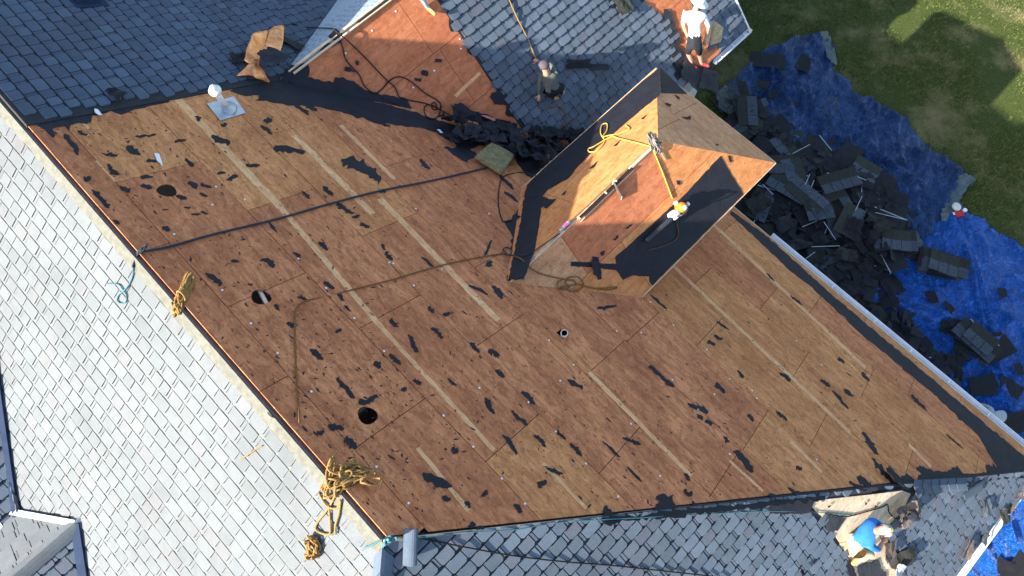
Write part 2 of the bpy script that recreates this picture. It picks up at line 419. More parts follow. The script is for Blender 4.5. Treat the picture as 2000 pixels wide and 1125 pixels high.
# the deck is convex once the shingled part beyond is cut off by the line e = 8.64
eC = 8.64
A_deck = [(ex(eC + .25), .03), hipA[0], hipA[1], (vx(dsE, -1)[0], S_EAVE), (s0x, s0y)]
A_deck = [(ex(eC + .25), .03), (ex(eR), .03), hipA[1], (vx(dsE, -1)[0], S_EAVE), (ex(eC + .25), s0y - .365)]
rf = MB()
e0 = eR - 8.3
while e0 < 15:
    # rafters, cut to the deck
    a0 = 0.06; a1 = S_EAVE - .05
    if e0 < eR: a0 = (eR - e0) / HIPK + .1
    if e0 > 8.62: a1 = min(a1, s0y + (e0 - 8.62) / VK - .1)
    elif e0 > 3.0: a1 = min(a1, s0y + (8.62 - e0) / VK - .1)
    if a1 > a0 + .2:
        rf.bar(PA.at(ex(e0), a0, -.12), PA.at(ex(e0), a1, -.12), .045, .19, PA.n)
    e0 += .61
DECK = H_(rf.build('main_roof_deck', M['dark_void']))
DECK['label'] = 'bare brown plywood deck of the main slope'
courses = [0.03] + [y - 3.74 for y in (4.2, 5.5, 6.78, 8.08, 9.4, 10.72, 12.0, 13.2, 14.5, 15.75)] + [S_EAVE]
jt = [ex(v) for v in (3.3, 7.2, .8, 2.2, .76, .72, 2.4, -1.93, -.64, 1.1, 0)]
def amat(x, y):
    r = random.random()
    if y > 7.2: return M['ply_yellow'] if r < .75 else M['ply']
    if x * sgn > 4 and y < 4: return M['ply_yellow'] if r < .3 else M['ply']
    return M['ply'] if r < .85 else M['ply_yellow']
sheetsA = ply(DECK, PA, M['ply'], 0, 2.6, halfs(A_deck), courses, jt, mats=amat)
for o, _ in sheetsA: o.parent = DECK; o.matrix_parent_inverse = DECK.matrix_world.inverted() if False else Matrix.Identity(4)
# the house empty sits at (2,2,0); DECK's own matrix is the identity in the world, so children keep world coordinates
# holes cut through the sheets
def cutter(u, v, ru, rv, seg=14, sq=False, rot=0):
    cx, cy = PA.pc(u, v); m_ = MB(); pts = []
    for i in range(seg if not sq else 4):
        a = 2 * math.pi * i / (seg if not sq else 4) + (math.pi / 4 if sq else 0); k = 1 + (.06 * math.sin(3 * a + u) if not sq else 0)
        pts.append((cx + math.cos(a) * ru * k, cy + math.sin(a) * rv * k))
    m_.slab([PA.at(x, y, .1) for x, y in pts], PA.n, .2); o = m_.build('hole_cutter', M['dark_void']); fix(o, PA.n); return o, pts
holes = [cutter(326, 372, .135, .135), cutter(510, 580, .135, .135), cutter(718, 811, .135, .135), cutter(1098, 652, .11, .11, sq=True)]
bpy.context.view_layer.update()
for co_, pts in holes:
    hx = sum(p[0] for p in pts) / len(pts); hy = sum(p[1] for p in pts) / len(pts)
    for o, rect in sheetsA:
        xs = [q[0] for q in rect]; ys = [q[1] for q in rect]
        if min(xs) - .3 < hx < max(xs) + .3 and min(ys) - .3 < hy < max(ys) + .3:
            md = o.modifiers.new('b', 'BOOLEAN'); md.object = co_; md.operation = 'DIFFERENCE'; md.solver = 'EXACT'
            dg = bpy.context.evaluated_depsgraph_get(); me = bpy.data.meshes.new_from_object(o.evaluated_get(dg)); o.modifiers.clear(); o.data = me
for co_, _ in holes: bpy.data.objects.remove(co_)

mb = MB(); fl_ = [RE + E * -6 - A_ * 6, RE + E * 12 - A_ * 6, RE + E * 12 + A_ * 9, RE + E * -6 + A_ * 9]; mb.slab([Vector((p_.x, p_.y, 2.4)) for p_ in fl_][::-1], Z, .1); o = mb.build('attic_floor', M['dark_void']); fix(o, Z); H_(o)
mb = MB(); mb.bar(PA.at(PA.pc(510, 580)[0] - .2, PA.pc(510, 580)[1], -.06), PA.at(PA.pc(510, 580)[0] + .2, PA.pc(510, 580)[1] + .1, -.06), .05, .04, PA.n); mb.build('blocking_board', M['ply_white'], DECK)
# clean strips where the sheets had been covered
STR = [(348,195,548,405,14),(548,405,745,640,10),(745,640,965,880,8),(575,265,728,418,11),(742,388,973,626,11),(1150,727,1350,930,8),
       (815,875,915,998,8),(1060,905,1145,993,7),(1545,863,1605,922,6),(1395,440,1690,718,6),(1310,515,1660,845,6),(1775,868,1818,912,6),
       (1425,900,1490,960,5),(665,245,770,350,7),(160,236,173,252,5),(188,314,226,355,3),(1055,638,1148,726,7)]
for i, (x1, y1, x2, y2, w) in enumerate(STR):
    a = PA.px(x1, y1); b_ = PA.px(x2, y2); a2 = PA.px(x1 + w, y1 - w * .3); ww = abs(PA.co(a2)[1] - PA.co(a)[1]) * .92 + .010
    (ax, ay), (bx, by) = PA.co(a), PA.co(b_)
    pol = [(ax, ay - ww / 2), (bx, by - ww / 2), (bx, by + ww / 2), (ax, ay + ww / 2)]
    patch('clean_wood_strip', PA, pol, M['ply_orange'] if i == 16 else M['strip'], DECK, .0042, .001, (.12, .003), i, (1, 3), True)

# torn felt still stapled to the deck
SCR = [(126,263,155,302,8),(153,256,172,266,5),(248,287,273,302,12),(266,266,285,265,5),(288,266,304,263,4),(342,278,361,273,7),(210,302,227,306,7),
(287,315,306,315,7),(212,322,231,341,10),(362,311,377,325,6),(276,347,297,345,7),(276,364,296,364,9),(238,364,252,376,8),(165,349,176,350,11),
(180,372,213,406,7),(374,355,384,368,9),(394,359,410,368,8),(345,383,364,388,9),(392,378,403,384,5),(361,406,371,406,4),(375,419,391,419,4),
(394,414,404,418,4),(425,340,440,338,6),(446,352,463,343,7),(417,264,448,281,14),(483,326,506,323,7),(535,291,594,296,14),(318,445,330,450,8),
(528,436,540,453,6),(511,246,530,262,8),(515,237,531,235,9),(383,228,391,236,7),(432,244,443,245,8),(222,431,232,437,5),(632,365,648,382,9),
(590,374,602,388,5),(660,397,687,418,9),(688,424,702,422,6),(705,436,718,446,9),(740,373,752,375,8),(623,474,640,488,8),(576,493,586,503,7),
(453,511,466,511,5),(511,508,536,518,10),(404,534,433,555,9),(632,553,649,566,9),(582,581,600,586,6),(660,576,670,586,7),(535,598,543,604,6),
(563,630,573,638,9),(673,598,683,608,5),(746,478,752,488,6),(753,493,766,508,8),(824,503,846,521,6),(765,623,772,638,10),(656,650,667,645,5),
(844,641,863,660,8),(917,558,952,574,8),(961,561,980,582,11),(838,600,848,608,8),(865,615,878,612,7),(608,682,632,700,10),(797,655,815,688,8),
(732,708,742,718,10),(762,692,782,712,7),(918,671,935,688,8),(955,690,973,690,11),(668,312,745,348,26),(820,312,838,330,9),(657,741,691,777,9),
(702,789,736,774,9),(731,712,742,714,9),(808,745,822,747,8),(784,762,793,760,7),(643,830,670,838,10),(620,843,631,844,9),(674,858,697,873,12),
(948,778,962,808,10),(874,741,889,754,5),(968,725,983,737,8),(1018,768,1045,788,10),(999,804,1030,830,7),(982,851,1011,884,8),(1044,851,1066,871,8),
(883,876,893,884,10),(825,930,880,953,15),(865,970,877,978,8),(908,982,918,990,8),(1005,986,1017,1000,10),(941,970,950,958,5),(1052,952,1066,940,9),
(1068,914,1098,924,7),(915,1028,928,1026,8),(932,1034,945,1030,7),(1167,603,1202,597,7),(1270,577,1302,603,5),(1110,742,1136,760,9),
(1268,717,1290,733,9),(1290,733,1313,757,10),(1344,790,1382,805,9),(1362,810,1372,818,8),(1377,822,1391,827,8),(1397,755,1415,765,15),(1217,856,1250,868,7),
(1114,868,1134,891,8),(1087,842,1104,857,6),(1178,863,1209,893,4),(1226,913,1252,940,5),(1440,880,1468,922,20),(1440,724,1450,738,8),(1385,665,1393,675,10),
(1395,655,1411,662,8),(1400,630,1423,645,7),(1337,926,1346,938,8),(1413,854,1422,864,9),(1460,812,1471,820,8),(1496,534,1512,550,5),(1544,578,1566,596,6),
(1523,730,1543,741,12),(1604,742,1620,756,8),(1626,764,1656,798,9),(1648,762,1664,776,10),(1780,772,1810,802,9),(1516,804,1536,820,8),(1690,846,1708,886,12),
(1702,898,1744,942,15),(1848,848,1880,876,4),(1684,728,1696,744,9),(1674,932,1700,946,18),(1556,910,1564,918,8),(1790,916,1835,930,16),(1636,702,1648,706,7),
(1180,992,1216,1012,18),(1282,972,1328,998,20),(1336,958,1350,968,12),(1355,985,1365,994,12),(1395,995,1420,985,10),(1540,955,1580,975,12),(1660,945,1690,955,10),
(1570,962,1600,968,8),(1500,968,1530,974,7),(970,330,1000,370,9),(985,375,1010,395,8),(1000,430,1012,450,7),(945,500,960,470,4),(950,520,962,512,7),(820,245,870,262,8),
(870,255,930,282,14),(905,290,945,312,9),(590,195,620,215,12),(640,200,700,214,14),(560,190,600,225,10),(720,235,760,244,7)]
for i, (x1, y1, x2, y2, w) in enumerate(SCR):
    rnd = random.Random(100 + i)
    a = Vector(PA.pc(x1, y1)); b_ = Vector(PA.pc(x2, y2)); d = b_ - a; L = d.length + .02; d.normalize(); q = Vector((-d.y, d.x)); c_ = (a + b_) / 2
    cen = PA.px((x1 + x2) / 2, (y1 + y2) / 2); mpp = (cen - C0).dot(DX) / 1333; wid = w * mpp * 1.3
    n_ = max(9, int(L / .045)); pol = []
    up_ = []; dn_ = []
    for k in range(n_ + 1):
        t = k / n_; env = (min(1, 4 * t + .1) * min(1, 4 * (1 - t) + .1)) * .8 + .2
        pos = (t - .5) * L + (rnd.uniform(-.3, .3) * L / n_ if 0 < k < n_ else 0)
        o1 = wid * env * (.42 + .5 * rnd.random() + .35 * noise.noise(Vector((t * 2.2, i * 3.7, 0)))) * .62
        o2 = wid * env * (.42 + .5 * rnd.random() + .35 * noise.noise(Vector((t * 2.2, i * 3.7, 9)))) * .62
        if rnd.random() < .14: o1 += wid * rnd.uniform(.15, .45)
        if rnd.random() < .14: o2 += wid * rnd.uniform(.15, .45)
        bend = wid * .5 * noise.noise(Vector((t * 1.4, i * 1.3, 4)))
        up_.append(c_ + d * pos + q * (bend + max(.006, o1))); dn_.append(c_ + d * pos + q * (bend - max(.006, o2)))
    pol = [(p_.x, p_.y) for p_ in up_ + dn_[::-1]]
    patch('felt_scrap', PA, pol, M['felt'], DECK, .009 + .004 * rnd.random(), .004, None, i, (), True)
# uncountable flecks
fl = MB(); rnd = random.Random(5); hd = halfs(A_deck)
for i in range(5200):
    u = rnd.uniform(90, 1990); v = rnd.uniform(180, 1050); x, y = PA.pc(u, v)
    if any(h[0] * x + h[1] * y > h[2] - .03 for h in hd): continue
    if noise.noise(Vector((x * .7, y * .7, 3))) < -.25 and rnd.random() < .7: continue
    s_ = rnd.choice([.006, .007, .008, .009, .010, .012, .015, .022]) * rnd.uniform(.6, 1.1); a0 = rnd.uniform(0, 6.28); st = rnd.uniform(1, 3)
    ln = Vector((1, 0)) if rnd.random() < .5 else Vector((math.cos(a0), math.sin(a0))); k_ = rnd.randint(4, 7)
    pol = []
    for k in range(k_):
        a = 2 * math.pi * k / k_; r_ = s_ * rnd.uniform(.5, 1.1); vx_ = math.cos(a) * r_ * st; vy_ = math.sin(a) * r_ * .7
        pol.append((x + ln.x * vx_ - ln.y * vy_, y + ln.y * vx_ + ln.x * vy_))
    fl.slab([PA.at(a, b_, .006) for a, b_ in pol], PA.n, .002)
o = fl.build('felt_flecks', M['felt'], DECK, stuff=True); fix(o, PA.n)
# plastic cap nails
NAIL = [(415,400),(478,390),(340,458),(274,265),(172,265),(422,365),(583,505),(434,567),(490,632),(542,690),(637,563),(692,622),(760,513),(768,515),(863,525),(812,408),
(955,418),(808,558),(750,686),(918,673),(936,758),(608,765),(866,812),(735,912),(798,983),(924,873),(980,935),(1025,984),(1032,786),(1086,843),(1094,744),(1072,665),(1120,713),(1232,828),(1144,906),
(1207,970),(1313,742),(1363,800),(1395,770),(1289,930),(1252,650),(1204,647),(1315,635),(1380,683),(1425,740),(1469,763),(1478,778),(1555,666),(1604,713),(1425,887),(1595,898),(1270,590)]
for i, (u, v) in enumerate(NAIL):
    x, y = PA.pc(u, v); mb = MB(); mb.lathe(PA.at(x, y, .004), PA.n, [(0, .017), (.004, .017), (.007, .006)], 8); mb.build('cap_nail', M['white_metal'], DECK)
for (u1, v1, u2, v2) in ((228, 330, 221, 0),):
    pass
# white paper scraps on the deck
def paper(pts, label, mat, pl=PA, h=.02):
    o = patch('paper_scrap', pl, pts, mat, None, h, .002, (.03, .004), 3); return o
tag(paper([(301,301),(311,302),(314,312),(318,326),(309,318),(306,315)], '', M['white']), 'torn white paper scrap lying on the bare deck below the flue', 'paper')
tag(paper([(184,217),(190,218),(200,229),(194,230),(186,225)], '', M['white'], PA, .05), 'small white paper scrap at the edge of the dark shingles', 'paper')

# black felt left along the edges of the main deck
FE = [
 ([(62,236),(95,262),(104,270),(102,252),(128,246),(134,256),(138,244),(178,238),(180,226),(216,215),(238,224),(262,214),(300,206),(330,200),(332,192),(368,184),(420,176),(470,168),(500,160),(300,188),(200,212),(100,232)], 'edge'),
 ([(470,166),(545,152),(620,172),(700,190),(790,214),(872,240),(860,252),(790,247),(740,240),(690,226),(640,214),(600,208),(560,206),(530,200),(500,196),(505,186),(480,188),(450,178)], 'valley'),
 ([(840,232),(872,240),(960,262),(1040,285),(1075,310),(1040,352),(1022,335),(1012,322),(1000,300),(960,280),(918,292),(925,300),(912,318),(900,312),(880,298),(866,288),(888,290),(892,284),(856,262)], 'valley'),
 ([(1428,412),(1502,465),(1620,572),(1760,690),(1890,800),(2010,900),(2010,935),(1956,928),(1932,888),(1908,848),(1860,804),(1812,760),(1772,728),(1736,696),(1681,652),(1631,604),(1581,557),(1544,530),(1492,480),(1450,440),(1425,418)], 'eave'),
 ([(1700,965),(1760,955),(1900,942),(2000,932),(2010,925),(1960,925),(1938,905),(1925,908),(1930,928),(1880,925),(1868,910),(1850,922),(1800,924),(1790,940),(1770,925),(1745,945)], 'hip'),
 ([(1172,1016),(1185,998),(1200,1008),(1225,1006),(1240,1010),(1270,1004),(1282,985),(1292,978),(1310,988),(1328,1000),(1350,990),(1352,978),(1366,994),(1400,984),(1432,990),(1470,984),(1500,976),(1540,978),(1560,972),(1620,968),(1600,978),(1400,1002),(1180,1024)], 'hip'),
 ([(1065,330),(1022,368),(1018,400),(1000,430),(985,432),(1000,460),(1004,500),(998,520),(990,548),(1012,548),(1060,470)], 'valley'),
]
for i, (pp, k) in enumerate(FE): patch('felt_remnant', PA, pp, M['felt_grey'] if k == 'eave' and 0 else M['felt'], DECK, .008 + .001 * i, .006, (.08, .018), 40 + i)
# wooden edge of the deck along the eave
mb = MB(); mb.bar(PA.at(hipA[1][0], S_EAVE + .02, -.08), PA.at(vx(dsE, -1)[0], S_EAVE + .02, -.08), .03, .16, PA.n); H_(mb.build('fascia_board', M['lumber']))
# hip edge: thin board seen below the deck edge
mb = MB(); a = PA.at(hipA[0][0], hipA[0][1], 0); b_ = PA.at(*hipA[1], 0)
mb.bar(a - Vector((0, .035, .01)), b_ - Vector((0, .035, .01)), .035, .03); H_(mb.build('hip_board', M['lumber']))

# ---------------------------------------------------------------- shingle fields
TABW = [.16, .18, .20, .215, .23, .245, .26, .28, .31]
EXPO = .205
GAP = .013
def tab_poly(w, c1, c2, g=.010): return [(0, g), (w, g), (w, EXPO - c1), (w - c1, EXPO), (c2, EXPO), (0, EXPO - c2)]
def tab_h(y, hb=.038): return .004 + (hb - .004) * y / EXPO
tab_mesh = {}
def tab_me(i, mat, g=.010, hb=.038):
    if (i, mat.name) not in tab_mesh:
        w = TABW[i] - GAP; mb = MB(); pts = tab_poly(w, .022, .030, g)
        k = len(mb.v); N_ = len(pts); mb.v = [(x, y, tab_h(y, hb)) for x, y in pts] + [(x, y, -.004) for x, y in pts]
        mb.f = [tuple(reversed(range(N_)))] + [((j + 1) % N_, j, N_ + j, N_ + (j + 1) % N_)[::-1] for j in range(N_)]
        mb.m = [0] * len(mb.f); mb.t = [0.0] * len(mb.f)
        me = bpy.data.meshes.new('shingle'); me.from_pydata(mb.v, [], mb.f); me.materials.append(mat)
        bm = bmesh.new(); bm.from_mesh(me); bmesh.ops.recalc_face_normals(bm, faces=bm.faces)
        bm.to_mesh(me); bm.free(); tab_mesh[(i, mat.name)] = me
    return tab_mesh[(i, mat.name)]
CAND = []; FIELDS = []
def field(pl, slope, ok, halfp, xr, yr, mat, seed, y_off=0., miss=None, prio=True, g=.010, hb=.038):
    rnd = random.Random(seed); fi = len(FIELDS); FIELDS.append(dict(pl=pl, slope=slope, mat=mat, tabs=[], g=g, hb=hb))
    y = yr[0] + y_off
    while y < yr[1]:
        x = xr[0] + rnd.uniform(0, .2)
        while x < xr[1]:
            i = rnd.choices(range(len(TABW)), (1, 2, 3, 4, 4, 3, 3, 2, 1))[0]; w = TABW[i]; slot = rnd.random() < .45
            cx, cy = x + w / 2, y + EXPO / 2
            if ok(cx, cy) and not (miss and miss(cx, cy)):
                full = all(h[0] * px_ + h[1] * py_ <= h[2] for h in halfp for px_, py_ in ((x, y), (x + w, y), (x, y + EXPO), (x + w, y + EXPO)))
                pol = [(x + a, y + b_) for a, b_ in tab_poly(w - GAP, .022, .030, g)]
                if not full:
                    for h in halfp:
                        if pol: pol = clip_half(pol, *h)
                if len(pol) >= 3 and abs(area(pol)) > .002:
                    tb = dict(pol=pol, y=y, x=x, i=i, full=full, h=rnd.uniform(-.002, .003), t=rnd.random())
                    FIELDS[fi]['tabs'].append(tb)
                    if full and prio:
                        P_ = pl.at(cx, cy); d = P_ - C0; dz = d.dot(DX); u = 1000 + 1333 * d.dot(RX) / dz; v = 562.5 - 1333 * d.dot(UX) / dz
                        if -5 < u < 2005 and -5 < v < 1130: CAND.append((dz / (abs(pl.n.dot(d.normalized())) ** .5) / math.sqrt(w), fi, tb))
            x += w
            if slot:
                sw = rnd.uniform(.042, .06)
                if ok(x + sw / 2, cy) and not (miss and miss(cx, cy)):
                    pol = [(x, y + g + .002), (x + sw - GAP, y + g + .002), (x + sw - GAP, y + EXPO - .016), (x, y + EXPO - .016)]
                    for h in halfp:
                        if pol: pol = clip_half(pol, *h)
                    if len(pol) >= 3: FIELDS[fi]['tabs'].append(dict(pol=pol, y=y, x=x, i=-1, full=False, h=-.006, t=rnd.random()))
                x += sw
        y += EXPO
def flush_fields():
    CAND.sort(key=lambda c: c[0]); chosen = set()
    for d, fi, tb in CAND[:300]:
        F_ = FIELDS[fi]; pl = F_['pl']; chosen.add(id(tb))
        o = bpy.data.objects.new('shingle', tab_me(tb['i'], F_['mat'], F_['g'], F_['hb'])); link(o, F_['slope'])
        rot = Matrix((pl.x, pl.y, pl.x.cross(pl.y))).transposed()
        # keep the normal up: x,y,n may be left handed, so mirror-free placement uses n
        if pl.x.cross(pl.y).dot(pl.n) < 0:
            rot = Matrix((-pl.x, pl.y, pl.n)).transposed(); org = pl.at(tb['x'] + TABW[tb['i']] - GAP, tb['y'], tb['h'])
        else: org = pl.at(tb['x'], tb['y'], tb['h'])
        o.matrix_basis = Matrix.Translation(org) @ rot.to_4x4()
    for F_ in FIELDS:
        mb = MB(); pl = F_['pl']
        for tb in F_['tabs']:
            if id(tb) in chosen: continue
            pts = tb['pol']
            if area(pts) < 0: pts = pts[::-1]
            k = len(mb.v); N_ = len(pts)
            for x, y in pts: mb.v.append(tuple(pl.at(x, y, tab_h(y - tb['y'], F_['hb']) + tb['h'])))
            for x, y in pts: mb.v.append(tuple(pl.at(x, y, -.004)))
            mb.f.append(tuple(range(k, k + N_))); mb.m.append(0); mb.t.append(tb['t'])
            for j in range(N_):
                j2 = (j + 1) % N_; mb.f.append((k + j2, k + j, k + N_ + j, k + N_ + j2)); mb.m.append(0); mb.t.append(tb['t'])
        if mb.f:
            o = mb.build('shingle_field', F_['mat'], F_['slope'], stuff=True); fix(o, pl.n)
def slope_slab(name, pl, poly, mat, th=.10, h=-.005):
    if area(poly) < 0: poly = poly[::-1]
    mb = MB(); mb.slab([pl.at(x, y, h) for x, y in poly], pl.n, th); o = mb.build(name, mat, None, pl); fix(o, pl.n); return H_(o)

# the bright slope B, left of the ridge
bx = PB.x.dot(E)
def eB(e): return (e - eR) * bx
LB = 10.3 / math.cos(R(34)) * 1.0
B_poly = [(eB(15.5), .045), (eB(eR) , .045), (eB(eR - 8.5), LB), (eB(15.5), LB)]
B_poly[1] = (eB(eR - 8.5 * .045 / LB), .045)
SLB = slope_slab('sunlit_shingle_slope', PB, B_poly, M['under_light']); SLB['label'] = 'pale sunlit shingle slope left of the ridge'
# dormers on B reach from it: the valley lines
d1 = PB.pc(152, 1022); d1b = PB.pc(172, 1140)
v2a = PB.pc(0, 745); v2b = PB.pc(37, 1008)
cutB = []
hB = halfs(B_poly)
d1poly = [PB.pc(*q) for q in ((38,1018),(134,1010),(152,1018),(172,1140),(-40,1140),(-40,1060))]
d2poly = [PB.pc(*q) for q in ((-60,640),(0,752),(12,880),(34,1000),(38,1018),(-40,1060),(-120,1000))]
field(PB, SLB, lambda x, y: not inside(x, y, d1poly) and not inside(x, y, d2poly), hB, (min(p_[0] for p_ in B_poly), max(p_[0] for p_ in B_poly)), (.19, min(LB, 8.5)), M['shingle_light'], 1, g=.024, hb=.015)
# ragged bare headlap strip along the ridge
xs_ = [p_[0] for p_ in B_poly[:2]]
pol = [(eB(15.5), .05), (eB(eR - .04), .05), (eB(eR - .17), .21), (eB(15.5), .21)]
patch('headlap_strip', PB, pol, M['adhesive'], SLB, .012, .01, (.2, .003), 3, (0, 1, 3), True)

# C: shingles left on the main plane at the upper left
C_poly = [(ex(eC), .02), (ex(15.5), .02), (ex(15.5), s0y + (15.5 - 8.62) / VK), (ex(8.62 + .05), s0y + .05), (ex(eC), s0y)]
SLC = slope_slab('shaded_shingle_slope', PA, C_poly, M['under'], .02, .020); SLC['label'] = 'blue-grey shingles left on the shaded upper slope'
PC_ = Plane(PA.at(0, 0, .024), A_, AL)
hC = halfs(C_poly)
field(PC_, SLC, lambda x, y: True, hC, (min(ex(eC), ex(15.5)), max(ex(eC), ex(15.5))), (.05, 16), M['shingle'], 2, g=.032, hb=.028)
# deck under C so that nothing is hollow
slope_slab('roof_sheathing', PA, C_poly, M['dark_void'], .03, -.006)

# E wing, facing the viewer, with stripped areas
ee = PE.x.dot(A_)
def wE(p_): return PE.co(p_)
K_ = hit(1460, 55, PE.n, S0); Kx, Ky = PE.co(K_)
vE = []                                                    # valley with A, in E coordinates
def A_val(ds): return S0 + PA.y * ds + E * (-VK * ds)
VEND = A_val(Ky / PE.y.z * PA.y.z if False else (Ky * abs(PE.y.z)) / abs(PA.y.z))
ve = PE.co(VEND)
E_poly = [(0, 0), (Kx * 1.0, 0), (Kx, Ky), ve]
hE = halfs(E_poly)
slE = slope_slab('wing_roof_deck', PE, E_poly, M['dark_void'], .04, -.018)
slE['label'] = 'partly stripped slope of the wing'
D1 = PE.pc(880, 30)[0]; D1b = PE.pc(1008, 245)[0]; G1 = PE.pc(1283, 30)[0]; G2 = PE.pc(1386, 70)[0]
sx = 1 if Kx > 0 else -1
crs = [0.05 + 1.29 * i for i in range(8)]
sheetsE = ply(slE, PE, M['ply_red'], 0, 2.6, halfs([(x_, y_) for x_, y_ in E_poly]), crs, [PE.pc(795, 30)[0], PE.pc(873, 118)[0], PE.pc(640, 90)[0], PE.pc(950, 120)[0]])
shE_poly = [(D1 * .5 + D1b * .5, -.0), (G1, 0), (G1 + .15 * sx, Ky), ve, ve]
def stripped_E(x, y):
    a = x * sx
    u0 = (D1 + D1b) / 2 * sx + .03 * math.sin(y * 9)
    gl = G1 * sx + .20 * math.sin(y * 3.1 + 1) + .09 * math.sin(y * 13)
    gr = G2 * sx + .1 * math.sin(y * 7)
    return a < u0 or (gl < a < gr)
baseE = []
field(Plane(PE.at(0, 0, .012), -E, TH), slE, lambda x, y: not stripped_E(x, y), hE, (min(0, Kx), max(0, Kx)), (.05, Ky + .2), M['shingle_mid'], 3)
mb = MB()                                                  # dark base under those tabs
for a0, a1 in (((D1 + D1b) / 2, G1 - .12 * sx), (G2 + .1 * sx, Kx)):
    pol = [(a0, .02), (a1, .02), (a1, Ky), (a0, Ky)]
    for h in hE: pol = clip_half(pol, *h)
    if area(pol) < 0: pol = pol[::-1]
    mb.slab([PE.at(x, y, .010) for x, y in pol], PE.n, .006)
o = mb.build('shingle_base', M['under'], slE, PE); fix(o, PE.n)
for i, pp in enumerate([
  [(545,158),(556,134),(604,118),(602,150),(598,152),(650,162),(655,150),(690,158),(712,176),(740,184),(792,192),(800,206),(826,232),(872,246),(700,195)],
  [(882,210),(920,216),(1010,242),(1006,262),(930,238),(890,226)],
  [(876,36),(880,42),(896,50),(890,62),(880,62),(876,50)],
  [(912,90),(925,88),(932,92),(935,104),(920,108),(912,102)],
  [(948,138),(960,138),(968,160),(985,168),(972,152)],
  [(956,190),(976,172),(1000,196),(1002,230),(986,222),(988,206),(965,204)],
  [(640,72),(652,80),(672,72),(655,55)],[(622,100),(640,84),(668,78),(650,92)],
  [(673,130),(684,132),(694,142),(672,138)],[(694,118),(700,120),(700,128),(694,126)],
  [(822,138),(836,140),(834,150),(822,146)],[(808,152),(822,153),(822,160),(810,158)],[(848,116),(862,116),(862,122),(850,122)],
  [(1296,18),(1310,22),(1318,48),(1326,76),(1330,84),(1318,88),(1300,66),(1290,44)],
  [(1305,60),(1320,90),(1345,110),(1370,150),(1330,150),(1310,110)],[(1340,115),(1366,130),(1390,128),(1400,150),(1372,172),(1345,160)],
  [(1186,0),(1206,0),(1204,12),(1196,18),(1190,14)],
 ]):
    patch('felt_remnant', PE, pp, M['felt'] if i < 13 or i > 14 else M['felt_grey'], slE, .02 + .001 * i, .008, (.07, .012), 90 + i)
patch('clean_wood_strip', PE, [(886,186),(892,190),(940,144),(934,141)], M['strip'], slE, .005, .002)
for u, v in ((773,22),(727,60),(648,168),(675,104),(848,138),(706,176),(807,171),(898,76),(900,95)):
    x, y = PE.pc(u, v); mb = MB(); mb.lathe(PE.at(x, y, .004), PE.n, [(0, .02), (.005, .02), (.008, .006)], 8); mb.build('cap_nail', M['white_metal'], slE)
# F, the far side of the wing's ridge
F_poly = [(0, 0), (PF.co(S0 + A_ * 14)[0], 0), PF.co(S0 + A_ * 14 + (PF.y * 6)), PF.co(S0 + PA.y * 10 + E * (VK * 10))]
# keep only the side above the shaded slope
F_poly = [(0, 0), (PF.co(S0 + A_ * 14)[0], 0), (PF.co(S0 + A_ * 14)[0], PF.co(S0 + PA.y * 10 + E * (VK * 10))[1]), PF.co(S0 + PA.y * 10 + E * (VK * 10))]
slF = slope_slab('starter_covered_slope', PF, F_poly, M['starter'], .05, .01); slF['label'] = 'narrow grey slope behind the wing ridge'
dm = MB(); rnd = random.Random(3); fx = 1 if F_poly[1][0] > 0 else -1
for r_ in range(9):
    for k in range(60):
        x = fx * (.1 + k * .17 + rnd.uniform(-.03, .03)); y = .18 + r_ * .16
        if x * fx > 10 or not inside(x, y, F_poly): continue
        dm.slab([PF.at(x, y, .0135), PF.at(x + .07, y, .0135), PF.at(x + .07, y + .012, .0135), PF.at(x, y + .012, .0135)], PF.n, .003)
o = dm.build('nailing_dashes', M['shback'], slF, stuff=True); fix(o, PF.n)
mb = MB()                                                   # boards along the wing ridge, with dark strips for the shade of a gap
r0 = S0 + A_ * .25; mb.bar(r0 - E * -.02 + Z * .03, r0 + A_ * 9 + E * .02 + Z * .03, .05, .03, m=0); o = mb.build('ridge_board', M['lumber'], slF)
mb = MB(); mb.bar(S0 + A_ * .3 - E * .06 + Z * -.005, S0 + A_ * 9 - E * .06 - Z * .005, .035, .03); mb.build('ridge_board', M['ply_white'], slF)
mb = MB(); mb.bar(S0 + A_ * 1.9 - E * .035 + Z * .022, S0 + A_ * 2.9 - E * .035 + Z * .022, .03, .004); mb.bar(S0 + A_ * 3.0 - E * .035 + Z * .022, S0 + A_ * 4.9 - E * .035 + Z * .022, .03, .004); mb.build('ridge_gap_shade', M['gap_shade'], slF)

# H, below the hip, facing the viewer
hx = PH.x.dot(A_)
eE_ = 8.5; LH = eE_ / math.cos(math.atan(TH))
bH = PH.co(PB.at(eB(eR - eE_), LB)); aH = PH.co(PA.at(*hipA[1]))
H_poly = [(0, 0.02), aH, (bH[0], LH), (0, 0.02)][:3]
dH = 7.86; LH = dH / math.cos(math.atan(TH)); pA_ = PH.co(PA.at(ex(eR - dH), dH / HIPK)); pB_ = PH.co(PB.at(eB(eR - dH), LB * dH / 8.5)); H_poly = [(0, .03), pA_, pB_]; LH = pA_[1]
hH = halfs(H_poly)
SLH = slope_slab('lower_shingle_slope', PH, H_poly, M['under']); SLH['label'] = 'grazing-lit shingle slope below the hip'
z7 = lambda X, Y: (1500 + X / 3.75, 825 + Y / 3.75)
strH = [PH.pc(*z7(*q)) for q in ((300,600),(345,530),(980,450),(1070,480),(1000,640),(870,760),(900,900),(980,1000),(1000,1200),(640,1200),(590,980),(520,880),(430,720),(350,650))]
field(PH, SLH, lambda x, y: not inside(x, y, strH), hH, (min(p_[0] for p_ in H_poly), max(p_[0] for p_ in H_poly)), (.05, LH), M['shingle_mid'], 4, g=.042, hb=.030)
